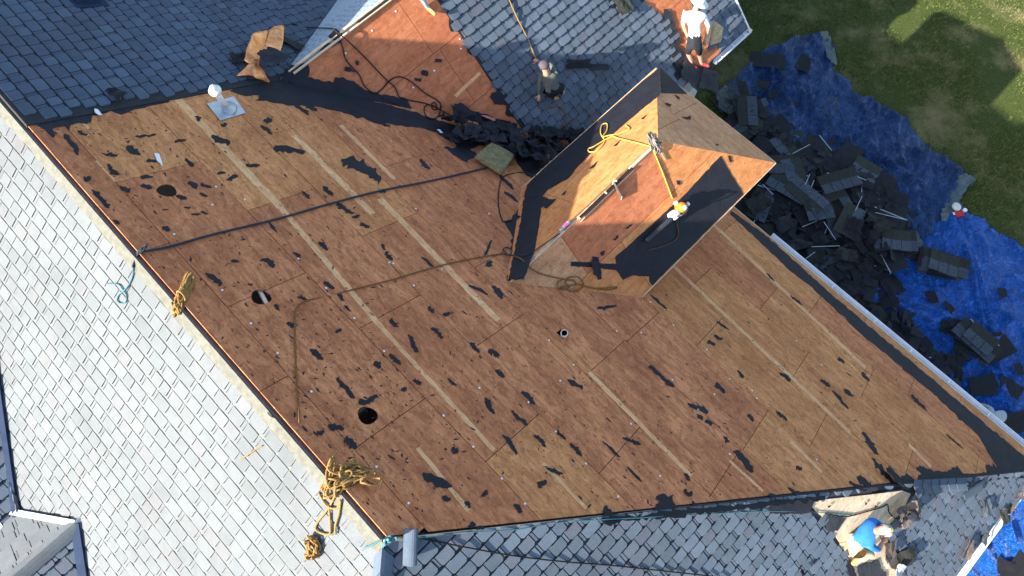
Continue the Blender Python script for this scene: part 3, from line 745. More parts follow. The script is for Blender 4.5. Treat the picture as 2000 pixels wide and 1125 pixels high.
pp = [z7(*q) for q in ((300,600),(345,570),(980,498),(1040,520),(985,640),(880,750),(900,900),(980,1000),(1000,1200),(640,1200),(590,980),(520,880),(430,720),(350,650))]
hs = PH
crsH = [i * 1.29 for i in range(9)]
xa = [q[0] for q in strH]; ya = [q[1] for q in strH]
strip_sheets = []
for i, q3 in enumerate((((300,600),(345,570),(700,532),(720,700),(600,860),(520,880),(430,720),(350,650)), ((702,532),(980,498),(1040,520),(985,640),(880,750),(724,720)),
           ((520,884),(600,866),(722,722),(878,754),(890,900),(800,1010),(590,984)), ((592,990),(800,1014),(892,906),(980,1000),(1000,1200),(640,1200)))):
    o = patch('plywood_sheet', PH, [z7(*q) for q in q3], M['ply_white'], SLH, .012 + .001 * i, .012)
for i, (pp, mt) in enumerate([(((430,665),(560,700),(500,790),(430,800),(400,740)), 'felt_grey'), (((590,985),(640,1125),(620,1200),(560,1050)), 'felt'), (((840,850),(905,900),(960,1000),(1000,1125),(960,1125),(850,1000)), 'copper_old'), (((640,1050),(790,1000),(860,1125),(840,1200),(680,1200)), 'felt_grey'),
        (((0,560),(200,560),(330,570),(300,640),(360,660),(0,665)), 'felt'), (((700,575),(715,590),(700,600)), 'felt'), (((770,600),(790,605),(765,630)), 'felt'), (((425,605),(450,600),(430,620)), 'felt')]):
    patch('felt_remnant', PH, [z7(*q) for q in pp], M[mt], SLH, .028 + .002 * i, .008, (.06, .012), 130 + i)

# ---------------------------------------------------------------- raised wing G: three faces on walls
G_R = atz(1508, 312, ZE); G_T = atz(1285, 130, ZE); G_B = atz(1265, 568, ZE + .02)
eT = (G_T - GP).dot(E); eB_ = (G_B - GP).dot(E)
aEnd = (G_R - GP).dot(A_)
aV = (onA(1003, 545) - GP).dot(A_)                          # where its ridge dies into the main slope
def G_at(e, a, z): return Vector((GP.x, GP.y, 0)) + E * e + A_ * a + Z * z
def a_onA(z):                                               # plan position along A_ of the main plane at height z
    return (nA.dot(P_REF) - z * nA.z) / math.sqrt(1 - nA.z ** 2) - GP.dot(A_)
aB = a_onA(ZE)
aL = a_onA(ZR)
g1 = [G_at(0, 0, ZR), G_at(eT, aEnd, ZE), G_at(eT, aB, ZE), G_at(0, aL, ZR)]
g2 = [G_at(0, 0, ZR), G_at(0, aL, ZR), G_at(eB_, aB, ZE), G_at(eB_, aEnd, ZE)]
g3 = [G_at(0, 0, ZR), G_at(eB_, aEnd, ZE), G_at(eT, aEnd, ZE)]
PG1 = Plane(GP, E, (ZR - ZE) / eT); PG2 = Plane(GP, -E, (ZR - ZE) / -eB_); PG3 = Plane(GP, A_, (ZR - ZE) / aEnd)
WING = MB()
for e_, a_ in ((eT - .32, aEnd - .35), (eB_ + .32, aEnd - .35)): pass
w0 = [G_at(eT - .35, aB - .6, 0), G_at(eT - .35, aEnd - .35, 0), G_at(eB_ + .35, aEnd - .35, 0), G_at(eB_ + .35, aB - .6, 0)]
zt = ZE + .12
for i in range(4):
    p1 = w0[i]; p2 = w0[(i + 1) % 4]
    WING.bar(Vector((p1.x, p1.y, zt / 2)), Vector((p2.x, p2.y, zt / 2)), .12, zt)
GW = H_(WING.build('raised_wing_wall', M['wall']))
GD = MB()
for pl, pg in ((PG1, g1), (PG2, g2), (PG3, g3)):
    q = [pl.at(*pl.co(p_), -.05) for p_ in pg]; GD.slab(q, pl.n, .06)
GDK = H_(GD.build('raised_wing_deck', M['lumber'])); fix(GDK, Z); GDK['label'] = 'hipped roof of the raised wing, half in sun'
c1 = [PG1.co(p_) for p_ in g1]; c2 = [PG2.co(p_) for p_ in g2]; c3 = [PG3.co(p_) for p_ in g3]
L1 = max(c[1] for c in c1)
def g1m(x, y): return M['ply_orange'] if random.random() < .8 else M['ply_pale']
ply(GDK, PG1, None, 0, 2.6, halfs(c1), [0.03, 1.25, L1 + .02], [PG1.pc(1130, 400)[0], PG1.pc(1060, 440)[0]], mats=g1m)
def g2m(x, y):
    u = GP + PG2.x * x
    return M['ply_red'] if y < 1.0 and abs(x) > .4 and abs(x) < 3.1 else M['ply_orange']
x1 = PG2.pc(1262, 300)[0]; x2 = PG2.pc(1094, 458)[0]
mid = PG2.pc(1180, 460)[1]
# the upper course is one fresh red sheet standing back from the ridge
hp2 = halfs(c2)
def g2m2(x, y):
    lo, hi = sorted((x1, x2)); return M['ply_red'] if (lo < x < hi and y < .95) else M['ply_pale'] if abs(x - x2) > .3 and (x - x2) * (x2 - x1) > 0 else M['ply_orange']
ply(GDK, PG2, None, 0, 2.43, hp2, [0.075, .98, 2.3], [x2, x2 + .9], mats=g2m2)
ply(GDK, PG3, None, 0, 2.6, halfs(c3), [0.02, 1.25, 2.6], [PG3.pc(1400, 225)[0] * 0 + .2, .35], mats=lambda x, y: M['ply_pale'])
z5 = lambda X, Y: (950 + X / 2.25, 100 + Y / 2.25)
patch('felt_remnant', PG1, [z5(*q) for q in ((762,70),(735,95),(690,130),(540,262),(480,315),(260,510),(215,555),(180,590),(165,640),(150,760),(120,900),(98,1000),(130,1008),(165,1005),(195,920),(212,880),(232,760),(240,690),(300,660),(245,640),(270,610),(360,560),(400,510),(480,430),(620,310),(765,190))], M['felt'], GDK, .012, .006, (.07, .007), 7, (0, 1, 2, 3, 4, 5, 22))
patch('felt_remnant', PG3, [z5(*q) for q in ((763,72),(880,188),(820,186),(767,184))], M['felt'], GDK, .012, .006)
patch('felt_remnant', PG2, [z5(*q) for q in ((1028,460),(1150,668),(1000,812),(850,980),(740,1050),(715,1010),(715,990),(640,985),(600,1005),(570,962),(480,950),(370,945),(372,925),(570,935),(565,905),(700,785),(860,640))], M['felt'], GDK, .012, .006, (.07, .004), 8, (), clip=[(a_, b__, d_ - .02) for a_, b__, d_ in hp2])
patch('felt_remnant', PG2, [z5(*q) for q in ((462,902),(490,905),(500,950),(505,1000),(488,1005),(470,950))], M['felt'], GDK, .02, .006, (.05, .006), 9)
for i, (pl, q) in enumerate([(PG1,((252,690),(285,655),(308,652),(270,690))),(PG1,((240,585),(300,560),(330,570),(270,610),(245,612))),(PG3,((857,288),(880,292),(898,285),(895,302),(870,298))),(PG2,((832,568),(850,570),(850,588),(836,586))),(PG2,((608,780),(630,762),(640,760),(622,778))),
     (PG2,((556,828),(578,808),(578,816),(562,832))),(PG2,((498,885),(520,875),(515,895),(502,896))),(PG3,((782,228),(812,236),(808,244),(795,240))),(PG3,((820,190),(850,205),(842,212),(832,200))),(PG2,((1058,458),(1072,462),(1078,488),(1068,486))),(PG3,((1005,410),(1022,412),(1010,416))),
     (PG1,((450,520),(490,485),(470,515))),(PG1,((560,420),(590,392),(572,418))),(PG1,((680,300),(705,280),(690,302))),(PG1,((330,635),(352,612),(345,632)))]):
    patch('felt_scrap', pl, [z5(*p_) for p_ in q], M['felt'], GDK, .016, .004, (.03, .006), 60 + i)
# pale raw edges of the raised roof and the painted shade of the ridge slit
mb = MB()
for pa, pb in ((g2[2], g2[3]), (g3[1], g3[2]), (g1[1], g1[2])): mb.bar(pa - Z * .03, pb - Z * .03, .03, .05)
mb.build('edge_board', M['lumber'], GDK)
mb = MB(); s_a = atz(1128, 425, ZR); s_b = atz(1232, 325, ZR); mb.bar(s_a - E * .035 + Z * .012, s_b - E * .035 + Z * .012, .055, .006); mb.build('ridge_gap_shade', M['gap_shade'], GDK)  # dark bar on the ridge paints the shade of the slit
mb = MB(); mb.bar(atz(1226, 329, ZR) - E * .02 + Z * .02, atz(1268, 290, ZR) - E * .02 + Z * .02, .03, .015); mb.bar(s_a - E * .078 - Z * .055, s_b - E * .078 - Z * .055, .014, .014)
for u, v in ((1180, 375), (1128, 424), (1200, 352)): mb.bar(atz(u, v, ZR) - E * .01 + Z * .02, atz(u, v, ZR) - E * .06 + Z * .012, .03, .012)
mb.build('ridge_board', M['ply_white'], GDK)

# standing bracket on the raised ridge (casts the flag-shaped shadow)
br = thing('roof_bracket', 'thin upright metal bracket standing on the red plywood of the raised roof', 'bracket', PG2.px(1205, 372))
def child(o, par): o.parent = par; o.matrix_parent_inverse = par.matrix_world.inverted(); return o
bpy.context.view_layer.update()
mb = MB(); b1 = PG2.px(1196, 361); b2 = PG2.px(1213, 390); mb.slab([b1 + Z * .16, b2 + Z * .11, b2 + Z * .01, b1 + Z * .01], E, .006); o = child(mb.build('plate', M['copper_old']), br); fix(o, Z)
mb = MB(); mb.bar(b1, b1 + Z * .20, .008, .008, up=E); mb.bar(b2, b2 + Z * .12, .008, .008, up=E); child(mb.build('rod', M['white_metal']), br)

# ---------------------------------------------------------------- small dormers at the lower left
for k, (ra, rb, s1) in enumerate((((152, 1022), (0, 1128), 1),)):
    P1 = PB.px(*ra); zt_ = P1.z; P2 = P1 - A_ * 4.2
    PD1 = Plane(P1, E, .53); PD2 = Plane(P1, -E, .53)
    # valleys with B: horizontally e = de, drop .75 de equals AL * da
    de = 2.3; da = .53 * de / AL
    for pl, sg in ((PD1, 1), (PD2, -1)):
        poly = [pl.co(P1), pl.co(P2), pl.co(P2 + pl.y * (de / math.cos(math.atan(.53)))), pl.co(P1 + E * sg * de - A_ * da - Z * .53 * de)]
        sl = slope_slab('dormer_slope', pl, poly, M['under'], .05, 0)
        pl2 = Plane(pl.at(0, 0, .008), E * sg, .53)
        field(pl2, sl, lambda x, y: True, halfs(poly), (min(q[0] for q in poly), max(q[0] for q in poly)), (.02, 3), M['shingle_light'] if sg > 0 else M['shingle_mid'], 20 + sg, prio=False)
        a_ = P1 + Vector((0, 0, .075)); b_ = P1 + E * sg * de - A_ * da - Z * (.53 * de - .075)
        mb = MB(); mb.bar(a_, b_, .13 if sg < 0 else .09, .03, up=(pl.n + PB.n).normalized())
        H_(mb.build('valley_flashing', M['shaded_metal'] if sg < 0 else M['grey_metal']))
    cp = MB(); n_c = 14
    CAPS1 = (P1, P2)
def cap_row(p1, p2, nL, nR, n_c, parent, r=.17, mat='shingle', drop=0., skip=()):
    """overlapping saddle caps over a ridge or hip"""
    d = (p2 - p1); L = d.length / n_c; d.normalize(); 
    for i in range(n_c):
        if i in skip: continue
        c0 = p1 + d * (L * i); mb = MB(); rows = []
        for t, lift in ((0.0, .012), (1.35, .045)):
            row = []
            for k in range(7):
                q = (k - 3) / 3.
                side = nL if q < 0 else nR
                off = side * abs(q) * r + Z * (lift + .045 * (1 - q * q))
                row.append(c0 + d * (L * t) + off)
            rows.append(row)
        k0 = len(mb.v)
        for row in rows: mb.v += [tuple(p_) for p_ in row]
        for row in rows: mb.v += [tuple(p_ - Z * .014) for p_ in row]
        for k in range(6):
            mb.f.append((k0 + k, k0 + k + 1, k0 + 7 + k + 1, k0 + 7 + k)); mb.f.append((k0 + 14 + k + 1, k0 + 14 + k, k0 + 21 + k, k0 + 21 + k + 1))
            mb.f.append((k0 + 7 + k, k0 + 8 + k, k0 + 22 + k, k0 + 21 + k)); mb.f.append((k0 + 1 + k, k0 + k, k0 + 14 + k, k0 + 15 + k))
        mb.f.append((k0, k0 + 7, k0 + 21, k0 + 14)); mb.f.append((k0 + 13, k0 + 6, k0 + 20, k0 + 27))
        mb.m = [0] * len(mb.f); mb.t = [0.0] * len(mb.f)
        o = mb.build('ridge_cap', M[mat], parent, smooth=False); fix(o, Z)
caps = H_(MB().build('dormer_ridge_cap', M['under'])) if False else None
rc = MB(); rc.bar(P1 + Z * .01, P2 + Z * .01, .1, .03); RC1 = H_(rc.build('ridge_batten', M['under']))
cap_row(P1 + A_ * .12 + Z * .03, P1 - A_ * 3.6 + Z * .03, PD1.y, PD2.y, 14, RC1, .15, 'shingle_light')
# second dormer, mostly outside the frame: its near slope and flashing
va = PB.px(0, 748); vb = PB.px(37, 1010)
vd = (vb - va).normalized(); q1 = va - vd * 1.6
nd2 = vd.cross(A_).normalized(); nd2 = nd2 if nd2.z > 0 else -nd2
mb = MB(); w_ = [q1, vb + vd * .05, vb + vd * .05 - A_ * 2.4, q1 - A_ * 2.4]
PD3 = Plane(vb, -E, .75)
PD3.n = nd2; PD3.y = A_.cross(nd2).normalized(); PD3.y = PD3.y if PD3.y.z < 0 else -PD3.y; PD3.x = -A_
poly = [PD3.co(p_) for p_ in w_]
sl = slope_slab('dormer_slope', PD3, poly, M['under'], .04, 0.0)
pl2 = Plane(PD3.at(0, 0, .006), -E, .75); pl2.n, pl2.y, pl2.x = PD3.n, PD3.y, PD3.x
field(pl2, sl, lambda x, y: True, halfs(poly), (min(q[0] for q in poly), max(q[0] for q in poly)), (min(q[1] for q in poly), max(q[1] for q in poly)), M['shingle'], 33, prio=False)
mb = MB(); mb.bar(q1 + Z * .07, vb + Z * .07, .09, .03, up=(nd2 + PB.n).normalized()); H_(mb.build('valley_flashing', M['shaded_metal']))
mb = MB(); ga = vb - A_ * .02 + Z * .02; gb = vb - A_ * 2.4 + Z * .02; mb.bar(ga, gb, .015, .10); mb.bar(ga + E * .11, gb + E * .11, .015, .10); mb.bar(ga + E * .055 - Z * .05, gb + E * .055 - Z * .05, .11, .012)
mb.bar(ga + E * -.02 - A_ * .22 + Z * .05, ga + E * .12 - A_ * .22 + Z * .05, .05, .012)
H_(mb.build('dormer_gutter', M['white_metal']))
rc = MB(); rc.bar(PB.px(12, 885) + PB.n * .02, PB.px(44, 1005) + PB.n * .02, .05, .02); RC2 = H_(rc.build('cap_batten', M['under']))
cap_row(PB.px(10, 878) + PB.n * .01, PB.px(44, 1012) + PB.n * .01, (PB.y * .3 + PB.x * .9).normalized() * -1, (PB.y * .3 + PB.x * .9).normalized(), 7, RC2, .12, 'shingle_light')

# hip between B and H with its caps, and loose caps
rc = MB(); hipd = (PB.at(eB(eR - 8.5), LB) - RE).normalized(); rc.bar(RE + hipd * .15, RE + hipd * 7, .08, .05); RC3 = H_(rc.build('hip_batten', M['under']))
cap_row(RE + hipd * .12 + Z * .02, RE + hipd * 6, (-E * .35 * 0 + PB.y + PB.x * 0).normalized(), PH.y.normalized(), 26, RC3, .2, 'shingle')
hA = (PA.at(*hipA[1]) - RE).normalized()
def hp(u): return None
ch1 = PA.px(1783, 951); ch2 = PA.px(1878, 946)
rc = MB(); rc.bar(ch1, ch2, .08, .04); RC4 = H_(rc.build('hip_batten', M['under']))
cap_row(ch2 + Z * .05 - hA * -.05, ch1 + Z * .05, PH.y, (PA.y), 6, RC4, .22, 'shingle')
rc = MB(); rc.bar(PA.px(1884, 950), PA.px(1902, 948), .05, .03); RC5 = H_(rc.build('hip_batten', M['under'])); cap_row(PH.px(1912, 948) + Z * .05, PH.px(1885, 962) + Z * .04, PH.y, (PH.x * hx).normalized(), 1, RC5, .17, 'shingle')

# ---------------------------------------------------------------- walls, gutters, vents
wl_ = MB()
def wall(p1, p2, ztop): wl_.bar(Vector((p1.x, p1.y, ztop / 2)), Vector((p2.x, p2.y, ztop / 2)), .2, ztop)
cA1 = PA.at(hipA[1][0] , S_EAVE) - A_ * .5 + E * .5; cA2 = PA.at(vx(dsE, -1)[0], S_EAVE) - A_ * .5
cB1 = PB.at(eB(eR - 8.5), LB) + A_ * .5 + E * .5; cB2 = PB.at(eB(15.5), LB) + A_ * .5
kk = S0 + A_ * ((K_ - S0).dot(A_) - .5) - E * ((S0 - K_).dot(E) - .5)
zt_ = cA1.z - .35
for a_, b__ in ((cA1, cA2), (cB1, cA1), (cB1, cB2)): wall(a_, b__, zt_)
k2 = kk - A_ * 0; wall(cA2, Vector((cA2.x, cA2.y, 0)) + E * .8, zt_); wall(Vector((cA2.x, cA2.y, 0)) + E * .8, k2, zt_ + .3); wall(k2, k2 + E * 7, zt_ + .3)
H_(wl_.build('wall', M['wall']))
def gutter(p1, p2, out, name='gutter', clips=()):
    d = (p2 - p1).normalized(); mb = MB(); prof = [(-.005, 0), (-.005, -.12), (.07, -.12), (.125, -.04), (.125, .01), (.10, .012), (.10, .0), (.115, -.04), (.066, -.108), (.007, -.108), (.007, 0)]
    A1 = [p1 + out * x + Z * z for x, z in prof]; A2 = [p2 + out * x + Z * z for x, z in prof]; N_ = len(prof)
    mb.v = [tuple(p_) for p_ in A1 + A2]; mb.f = [(i, (i + 1) % N_, N_ + (i + 1) % N_, N_ + i) for i in range(N_)] + [tuple(range(N_)), tuple(reversed(range(N_, 2 * N_)))]
    mb.m = [0] * len(mb.f); mb.t = [0.0] * len(mb.f); o = mb.build(name, M['white_metal']); fix(o, Z); H_(o); o.matrix_parent_inverse = HOUSE_INV
    for c in clips:
        mb = MB(); mb.bar(c - out * .0 + Z * .012, c + out * .12 + Z * .015, .03, .008, up=Z); mb.build('gutter_hanger', M['white_metal'], o)
    return o
eg = PA.px(1503, 463); eg2 = PA.at(hipA[1][0], S_EAVE) + E * .0
e1 = PA.at(PA.co(eg)[0], S_EAVE + .07, -.015); e2 = PA.at(hipA[1][0], S_EAVE + .07, -.015)
gutter(e1, e2, A_, clips=[PA.at(PA.pc(u, v)[0], S_EAVE + .07, -.015) for u, v in ((1620,569),(1702,641),(1771,704),(1845,770),(1925,838))])
gK = PE.at(Kx, Ky + .02); gK2 = PE.at(PE.pc(1395, 118)[0], Ky + .02)
g_ = gutter(gK2, gK, -E, 'wing_gutter', [gK2.lerp(gK, t) for t in (.15, .5, .85)])
mb = MB(); mb.bar(gK, gK + E * .0 - E * .12, .01, .12); mb.build('end_cap', M['white_metal'], g_)
mb = MB(); mb.bar(PE.at(Kx, 0, .02), PE.at(Kx, Ky, .02), .03, .08, PE.n); H_(mb.build('rake_trim', M['white_metal']))
gk = PH.px(2000, 960); 
h1 = PH.at(H_poly[1][0], LH + .02); h2 = PH.at(H_poly[2][0], LH + .02); gutter(h2, h1, -E, 'lower_gutter')

fl = thing('unused', '', 'x'); bpy.data.objects.remove(fl)
F0 = PA.px(446, 215)
mb = MB(); q = [PA.pc(*p_) for p_ in ((404,204),(456,190),(480,222),(430,237))]
if area(q) < 0: q = q[::-1]
mb.slab([PA.at(x, y, .02) for x, y in q], PA.n, .008); FLU = mb.build('flue_flashing', M['grey_metal']); fix(FLU, Z); H_(FLU); FLU['label'] = 'blue-grey metal flashing plate with white flue'
fb = F0 - PA.y * 0
mb = MB(); mb.lathe(fb + PA.n * .02, Z, [(0, .15), (.03, .145), (.07, .075), (.12, .062), (.13, .055)], 20); mb.build('flue_collar', M['grey_metal'], FLU, smooth=True)
mb = MB(); mb.lathe(fb + Z * .05, Z, [(0, .052), (.50, .052)], 20); mb.build('flue_pipe', M['flue'], FLU, smooth=True)
mb = MB(); mb.lathe(fb + Z * .50, Z, [(0, .075), (.02, .10), (.07, .105), (.09, .085), (.11, .06), (.15, .055), (.165, .04), (.18, .0)], 20); mb.build('flue_cap', M['flue'], FLU, smooth=True)
pv = PA.px(1101, 655)
mb = MB(); mb.lathe(pv - Z * .35, Z, [(0, .055), (.47, .055), (.472, .063), (.50, .063), (.50, .048), (.2, .046)], 18, caps=False); o = mb.build('drain_vent_pipe', M['pvc'], None, smooth=False); H_(o)
bv = PC_.px(165, -2); mb = MB()
mb.slab([PA.at(PA.co(bv)[0] + a_, PA.co(bv)[1] + b__, .16) for a_, b__ in ((-.18, -.18), (.18, -.18), (.18, .18), (-.18, .18))], PA.n, .14); mb.slab([PA.at(PA.co(bv)[0] + a_, PA.co(bv)[1] + b__, .055) for a_, b__ in ((-.28, -.28), (.28, -.28), (.28, .28), (-.28, .28))], PA.n, .01)
o = mb.build('box_vent', M['shaded_metal']); fix(o, Z); H_(o)
flush_fields()
bpy.context.view_layer.update()

# ---------------------------------------------------------------- tarps on the lawn
def tarp_mat(name, base, dusty, amt):  # dusty: tone of the crease streaks, wear plus painted fold highlights
    m, nt, b = new_mat(name); p = geo_pos(nt)
    f = noise_(nt, p, 1.6, 9, .68, 1.2); f3 = noise_(nt, p, .55, 5, .6)
    def ridge(vec, sc, w, dist=1.0, rough=.6):
        n = noise_(nt, vec, sc, 5, rough, dist); return mapr(nt, math_(nt, 'ABSOLUTE', math_(nt, 'SUBTRACT', n, .5)), 0, w, 1, 0)
    r1 = ridge(scalev(nt, p, 1, 1.8, 1), 2.0, .022, 1.6); r2 = ridge(scalev(nt, p, 2.2, 1, 1), 3.6, .03, 1.0); r3 = ridge(p, 9, .05, 1.5, .75)
    spk = mapr(nt, noise_(nt, p, 16, 4, .75), .62, .70)
    c = mixc(nt, mapr(nt, f, .3, .7), tuple(x * .72 for x in base), tuple(x * 1.2 for x in base))
    patch_ = mapr(nt, f3, .38, .62, .15, 1)
    msk = math_(nt, 'MAXIMUM', math_(nt, 'MAXIMUM', r1, math_(nt, 'MULTIPLY', r2, .8)), math_(nt, 'MAXIMUM', math_(nt, 'MULTIPLY', r3, .5), math_(nt, 'MULTIPLY', spk, .8)))
    msk = math_(nt, 'MULTIPLY', msk, patch_)
    c = mixc(nt, math_(nt, 'MULTIPLY', msk, amt), c, dusty)  # pale crease streaks: wear, plus fold highlights painted into the colour
    nt.links.new(c, b.inputs['Base Color']); b.inputs['Roughness'].default_value = .30; b.inputs['Specular IOR Level'].default_value = .5
    bump(nt, b, math_(nt, 'ADD', noise_(nt, p, 4, 8, .65, 1.2), math_(nt, 'ADD', math_(nt, 'MULTIPLY', r1, .5), math_(nt, 'MULTIPLY', r2, .35))), 1.0, .30); return m
M['tarp_old'] = tarp_mat('worn_blue_tarp', (.007, .046, .185), (.17, .37, .72), .95)
M['tarp_new'] = tarp_mat('blue_tarp', (.011, .135, .60), (.06, .30, .80), .35)
M['tarp_green'] = tarp_mat('faded_green_tarp_back', (.07, .14, .17), (.20, .30, .32), .8)
def tarp(name, pxs, mat, h0, amp, seed, cell=.085, dirs=(1.0, .35), creases=()):
    P_ = [atz(u, v, .03) for u, v in pxs]; pol = jag([(q.x, q.y) for q in P_], .25, .035, seed)
    xs = [q[0] for q in pol]; ys = [q[1] for q in pol]; nx = int((max(xs) - min(xs)) / cell) + 1; ny = int((max(ys) - min(ys)) / cell) + 1
    idx = {}; mb = MB(); cr = [((lambda a, b__: (a.x, a.y, b__.x, b__.y))(atz(*c_[:2], 0), atz(*c_[2:4], 0)), c_[4]) for c_ in creases]
    def hgt(x, y):
        v = Vector((x * dirs[0], y * dirs[1], seed)); wv = Vector((noise.noise(v * .8) * 1.2, noise.noise(v * .8 + Vector((7, 3, 1))) * 1.2, 0)); h = 0
        for sc, am, pw in ((.8, .9, 3), (1.9, .7, 4), (4.2, .38, 4)):
            n_ = noise.noise((v + wv * .35) * sc + Vector((sc * 3, 0, 0))); h += am * max(0, 1 - abs(n_) * 2.2) ** pw
        h = amp * (h + .35 * noise.noise(v * 6)); 
        for (x1, y1, x2, y2), hh in cr:
            dx, dy = x2 - x1, y2 - y1; t = max(0, min(1, ((x - x1) * dx + (y - y1) * dy) / (dx * dx + dy * dy))); w = .06 * noise.noise(Vector((t * 4, seed, x1)))
            d = math.hypot(x - x1 - dx * t, y - y1 - dy * t) + w; h += hh * math.exp(-(d / .06) ** 2) * math.sin(math.pi * min(1, t * .94 + .03)) ** .5
        return h
    for i in range(nx + 1):
        for j in range(ny + 1):
            x = min(xs) + i * cell; y = min(ys) + j * cell
            if inside(x, y, pol): idx[(i, j)] = len(mb.v); mb.v.append((x, y, h0 + hgt(x, y)))
    for (i, j), k in idx.items():
        q = [(i, j), (i + 1, j), (i + 1, j + 1), (i, j + 1)]
        if all(t in idx for t in q): mb.f.append(tuple(idx[t] for t in q)); mb.m.append(0); mb.t.append(0.)
        else:
            for tri in ((0, 1, 2), (0, 2, 3)):
                if all(q[t] in idx for t in tri): mb.f.append(tuple(idx[q[t]] for t in tri)); mb.m.append(0); mb.t.append(0.)
    o = mb.build(name, mat, smooth=True); return o
T1 = tarp('blue_tarp', [(1420,160),(1455,130),(1500,95),(1555,70),(1612,66),(1628,100),(1630,138),(1650,150),(1668,182),(1720,205),(1770,235),(1808,280),(1815,290),(1850,305),(1878,335),(1872,370),(1832,430),(1800,470),(1760,520),(1640,470),(1500,330),(1440,250)], M['tarp_old'], .03, .15, 11, .05, (1.0, .5),
    creases=[(1640,150,1700,250,.12),(1690,200,1640,300,.10),(1600,250,1800,360,.10),(1700,300,1850,420,.12),(1560,200,1680,260,.08),(1620,320,1790,450,.10)])
tag(T1, 'older blue tarp with pale worn creases spread across the grass at the top', 'tarp')
T2 = tarp('blue_tarp', [(1875,402),(1900,420),(2080,540),(2200,700),(2200,1100),(2150,1250),(1850,1250),(1850,1000),(1780,800),(1640,640),(1600,560),(1720,470),(1800,450)], M['tarp_new'], .045, .10, 23, .055, (.7, .5),
    creases=[(1880,410,1990,900,.10),(1870,420,1920,650,.09),(1700,560,1900,640,.08),(1890,430,1780,500,.05),(1960,1010,1990,1125,.10),(1760,640,1850,800,.08),(1920,700,2000,860,.09)])
tag(T2, 'clean bright blue tarp running along the eave down to the corner', 'tarp')
T3 = tarp('green_tarp_flap', [(1596,66),(1614,66),(1630,110),(1632,140),(1612,120),(1600,96)], M['tarp_green'], .16, .03, 4, .06); tag(T3, 'pale turned-back corner of tarp at the top of the pile', 'tarp')
T4 = tarp('green_tarp_flap', [(1905,355),(1880,340),(1868,345),(1850,372),(1838,400),(1830,440),(1842,438),(1862,415),(1880,380)], M['tarp_green'], .15, .04, 5, .06); tag(T4, 'greenish turned-over tarp flap ending in a point on the lawn', 'tarp')
T5 = tarp('green_tarp_flap', [(1392,190),(1415,170),(1430,185),(1433,230),(1422,235),(1400,215)], M['tarp_green'], .18, .06, 6, .05); tag(T5, 'crumpled grey green tarp end beside the raised roof corner', 'tarp')
T6 = tarp('green_tarp_flap', [(1752,455),(1782,455),(1798,480),(1790,495),(1760,480)], M['tarp_green'], .22, .06, 8, .05); tag(T6, 'small bunched green tarp piece between the shingle stacks', 'tarp')

# ---------------------------------------------------------------- loose shingles on the tarps
def strip_mesh(kind, seed):
    rnd = random.Random(seed); mb = MB(); L = rnd.choice((.95, .95, .8, .62)) if kind != 2 else rnd.uniform(.3, .6); Wd = .46 if kind != 2 else rnd.uniform(.25, .4)
    n_ = max(2, int(round(L / .23))); bend = rnd.uniform(-.02, .03); lean = rnd.uniform(-.02, .02)
    def P(x, y, h): return (x, y, h + bend * (x / L) ** 2 * 2 + lean * x)
    def quad(x0, y0, x1, y1, h, m_):
        nseg = 3
        for k in range(nseg):
            a = x0 + (x1 - x0) * k / nseg; b__ = x0 + (x1 - x0) * (k + 1) / nseg
            mb.slab([Vector(P(a, y0, h)), Vector(P(b__, y0, h)), Vector(P(b__, y1, h)), Vector(P(a, y1, h))], Z, .008, m_)
    if kind == 0:
        quad(-L / 2, 0, L / 2, Wd / 2, .0, 0); w = L / n_
        for k in range(n_):
            if rnd.random() < .08: continue
            mb.slab([Vector(P(-L / 2 + w * k + .006, -Wd / 2, .006)), Vector(P(-L / 2 + w * (k + 1) - .006, -Wd / 2, .006)), Vector(P(-L / 2 + w * (k + 1) - .006, .0, .006)), Vector(P(-L / 2 + w * k + .006, .0, .006))], Z, .012, 1)
    elif kind == 1:
        quad(-L / 2, -Wd / 2, L / 2, Wd / 2, 0, 2)
        if rnd.random() < .35: mb.slab([Vector(P(-L / 2, Wd / 2 - .03, .004)), Vector(P(L / 2, Wd / 2 - .03, .004)), Vector(P(L / 2, Wd / 2 - .012, .004)), Vector(P(-L / 2, Wd / 2 - .012, .004))], Z, .002, 3)
    else:
        pol = jag([(-L / 2, -Wd / 2), (L / 2, -Wd / 2 * rnd.uniform(.4, 1)), (L / 2 * rnd.uniform(.5, 1), Wd / 2), (-L / 2, Wd / 2 * rnd.uniform(.2, 1))], .07, .012, seed)
        mb.slab([Vector(P(x, y, 0)) for x, y in pol], Z, .008, 2 if rnd.random() < .7 else 0)
    o = mb.build('torn_shingle', [M['headlap'], M['tabgrey'], M['shback'], M['grey_metal']]); fix(o, Z); me = o.data; bpy.data.objects.remove(o); return me
SM = {k: [strip_mesh(k, 50 + 10 * k + i) for i in range(7)] for k in range(3)}
LBL = {0: ('torn off shingle lying face up among the rubble, its grey tabs showing', 'face-up shingles in the rubble below the eave'),
       1: ('torn off shingle lying face down, its plain black back showing', 'face-down shingles in the rubble below the eave'),
       2: ('small ragged black shingle fragment lying loose on the tarps', 'ragged shingle fragments scattered on the tarps')}
